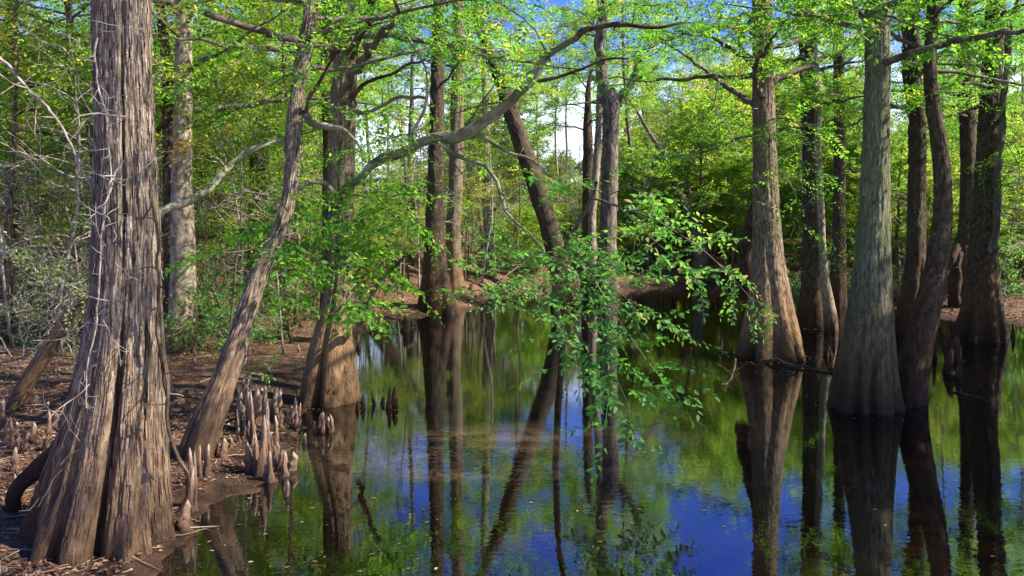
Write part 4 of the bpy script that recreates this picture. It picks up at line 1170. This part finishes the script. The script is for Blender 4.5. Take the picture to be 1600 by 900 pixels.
# fallen sticks
for (lab, pts, r) in (('dead branch lying half in the dark water below the clawed cypress', [(1188, 562, 14.1), (1215, 570, 13.8), (1245, 578, 13.4), (1275, 582, 13.1), (1305, 586, 12.8)], .035),
                      ('small pale stick floating in front of the right-hand cypresses', [(1490, 612, 11.3), (1515, 618, 11.0), (1535, 622, 10.8), (1552, 630, 10.5)], .014),
                      ('crooked stick slanting out of the water at the left foot of the clawed cypress', [(1150, 556, 14.6), (1146, 590, 12.6), (1128, 610, 11.6)], .02),
                      ('thin pale stick lying on the leaf litter behind the knees', [(385, 596, 12), (420, 592, 12.2), (465, 588, 12.5)], .018),
                      ('fallen log on the leaf flat behind the sunlit straight trunk', [(150, 520, 17), (230, 512, 17.6), (330, 508, 18.6), (390, 500, 19.4)], .10)):
    q = [W(*p) for p in pts]
    for v in q:
        v[2] = max(hz(v[0], v[1]), 0) + r * .6
    q = np.array(q); mb = MB(); n = 40
    S = smoothpath(q, n, 2); sd = R.randint(0, 99)
    S[:, 2] += np.clip((fbm(np.stack([np.arange(n) * .12, np.zeros(n) + sd, np.zeros(n)], -1), 2, sd) - .35), 0, 1) * r * 5
    S[:, 1] += (fbm(np.stack([np.arange(n) * .12, np.zeros(n) + sd, np.zeros(n) + 9], -1), 2, sd) - .5) * r * 8
    tube(mb, S, np.linspace(r, r * .4, n), 8)
    for k in range(6):
        w = walk(S[R.randint(4, n - 2)], (R.normal(0, 1), R.normal(0, .6), R.uniform(0, .8)), r * R.uniform(8, 16), 6, .25)
        tube(mb, w, np.linspace(r * .4, r * .15, 7), 5)
    o = mb.build('fallen_branch', M['brown' if r > .013 else 'twig'], None, q[0]); o.location = tuple(q[0]); tag(o, lab, 'fallen branch')

# leaf litter
ll = MB()
def litter(n, ylo, yhi, rlo, rhi, smin, smax, pw=1.6):
    y = ylo + (yhi - ylo) * R.rand(n) ** pw; x = (rlo + (rhi - rlo) * R.rand(n)) * y
    hh_ = height(x, y); dn = fbm(np.stack([x * .9, y * .9, x * 0], -1), 3, 77); ok = (hh_ > .02) & (R.rand(n) < np.clip((dn - .34) * 5, .10, 1)) & ((hh_ > .06) | (R.rand(n) < .45))
    x, y = x[ok], y[ok]; z = height(x, y) + .008; n = len(x)
    v0, q0 = leaf6(1, .55, .5)
    a = R.uniform(0, 6.28, n); s = R.uniform(smin, smax, n)
    Xa = np.stack([np.cos(a), np.sin(a), R.normal(0, .25, n)], 1); Za = np.stack([R.normal(0, .35, n), R.normal(0, .35, n), np.ones(n)], 1)
    Ya = np.cross(Za, Xa)
    fr = np.stack([Xa, Ya, Za], 1) * s[:, None, None]
    V = np.einsum('vi,nij->nvj', v0, fr) + np.stack([x, y, z], 1)[:, None]
    rn = np.repeat(np.clip(R.normal(.5, .25, n), 0, 1), 6)
    ll.add(V, q0[None] + (np.arange(n) * 6)[:, None, None], 0, rnd=rn, smooth=False)
litter(70000, 4.2, 22, -.72, -.15, .014, .05)
for _ in range(900):
    y_ = 4.4 + 22 * R.rand() ** 1.6; x_ = R.uniform(-.72, -.2) * y_
    if sdist(np.array([x_]), np.array([y_]))[0] < .02:
        continue
    a_ = R.uniform(0, 6.28); w_ = walk((x_, y_, 0), (math.cos(a_), math.sin(a_), 0), R.uniform(.08, .55), 5, .12)
    w_[:, 2] = height(w_[:, 0], w_[:, 1]) + .012
    tube(ll, w_, np.linspace(R.uniform(.003, .008), .002, 6), 4)
    ll.RN[-1] = ll.RN[-1] * 0 + R.uniform(.5, 1)
litter(26000, 20, 44, -.7, .1, .06, .13, 1.0)
litter(14000, 18, 40, .4, .75, .05, .11, 1.0)
fl = MB()
n = 2600
y = 4.6 + 26 * R.rand(n) ** 1.5; x = R.uniform(-.45, .66, n) * y; sdd = sdist(x, y)
keep = (sdd < -.02) & ((R.rand(n) < np.exp(sdd / 1.1)) | (R.rand(n) < .09)); x, y = x[keep], y[keep]; n = len(x)
for (bx_, by_, br_) in ((-2.46, 10.7, .5), (4.71, 14.6, .75), (4.53, 10.3, .5), (5.26, 10.6, .3), (10.2, 17.4, .7), (7.4, 19.5, .6)):
    aa = R.uniform(0, 6.28, 90); rr_ = br_ * (.9 + R.exponential(.25, 90)); x = np.r_[x, bx_ + rr_ * np.cos(aa)]; y = np.r_[y, by_ + rr_ * np.sin(aa)]
n = len(x)
v0, q0 = leaf6(1, .5, .15); a = R.uniform(0, 6.28, n); sz_ = R.uniform(.02, .05, n)
fr = np.stack([np.stack([np.cos(a), np.sin(a), a * 0], 1), np.stack([-np.sin(a), np.cos(a), a * 0], 1), np.stack([a * 0, a * 0, a * 0 + 1], 1)], 1) * sz_[:, None, None]
fl.add(np.einsum('vi,nij->nvj', v0, fr) + np.stack([x, y, x * 0 + .004], 1)[:, None], q0[None] + (np.arange(n) * 6)[:, None, None], 0, rnd=np.repeat(np.clip(R.normal(.45, .25, n), 0, 1), 6), smooth=False)
tag(fl.build('floating_leaves', M['leafdry']), 'small fallen leaves floating on the dark water near the shore', 'floating leaves', kind='stuff')
tag(ll.build('leaf_litter', M['leafdry']), 'fallen brown leaves carpeting the muddy banks', 'leaf litter', kind='stuff')

# ------------------------------------------------------------------ camera, light, world
cam = bpy.data.cameras.new('camera'); co = bpy.data.objects.new('camera', cam); COL.objects.link(co)
co.location = (0, 0, HC); co.rotation_euler = (math.radians(90), 0, 0)
cam.sensor_width = 36; cam.lens = 36 * F / 1600; cam.shift_y = -(450 - YH) / 1600; cam.clip_end = 2000; cam.clip_start = .1
sc.camera = co
AZ, EL = math.radians(100), math.radians(46)     # azimuth from +Y towards +X
sd = Vector((math.sin(AZ) * math.cos(EL), math.cos(AZ) * math.cos(EL), math.sin(EL)))
sun = bpy.data.lights.new('sun', 'SUN'); sun.energy = 5.0; sun.angle = math.radians(.5); sun.color = (1, .93, .80)
so = bpy.data.objects.new('sun', sun); so.rotation_euler = sd.to_track_quat('Z', 'Y').to_euler(); so.location = (30, 0, 40); COL.objects.link(so)
w = bpy.data.worlds.new('World'); sc.world = w; w.use_nodes = True
nt = w.node_tree
bg = nt.nodes['Background']
sky = nt.nodes.new('ShaderNodeTexSky'); sky.sky_type = 'NISHITA'; sky.sun_disc = False; sky.sun_elevation = EL; sky.sun_rotation = AZ
sky.air_density = 1.0; sky.dust_density = .2; sky.ozone_density = 2.5
hs = nt.nodes.new('ShaderNodeHueSaturation'); hs.inputs['Saturation'].default_value = 1.42; hs.inputs['Hue'].default_value = .535
nt.links.new(sky.outputs[0], hs.inputs['Color'])
tcw = nt.nodes.new('ShaderNodeTexCoord').outputs['Generated']
cn = noise(nt, mapped(nt, tcw, (1, 1, 3.2)), 3.2, 5, .6, .4)
sz = nt.nodes.new('ShaderNodeSeparateXYZ'); nt.links.new(tcw, sz.inputs[0])
band = nt.nodes.new('ShaderNodeMapRange'); band.inputs[1].default_value = .06; band.inputs[2].default_value = .26; band.inputs[3].default_value = .34; band.inputs[4].default_value = -.13
nt.links.new(sz.outputs[2], band.inputs[0])
ca = nt.nodes.new('ShaderNodeMath'); ca.operation = 'ADD'; nt.links.new(cn, ca.inputs[0]); nt.links.new(band.outputs[0], ca.inputs[1])
cm = ramp(nt, ca.outputs[0], [(.46, 0.0), (.74, .9)])
nt.links.new(mixc(nt, cm, hs.outputs[0], (7.0, 7.6, 8.6)), bg.inputs[0]); bg.inputs[1].default_value = .10
sc.view_settings.view_transform = 'Standard'; sc.view_settings.look = 'None'; sc.view_settings.exposure = 1.52; sc.view_settings.gamma = 1
sc.cycles.max_bounces = 6; sc.cycles.diffuse_bounces = 3; sc.cycles.transmission_bounces = 4; sc.cycles.transparent_max_bounces = 8
sc.cycles.use_denoising = True
try:
    sc.cycles.denoiser = 'OPENIMAGEDENOISE'
except Exception:
    pass
sc.cycles.use_adaptive_sampling = True
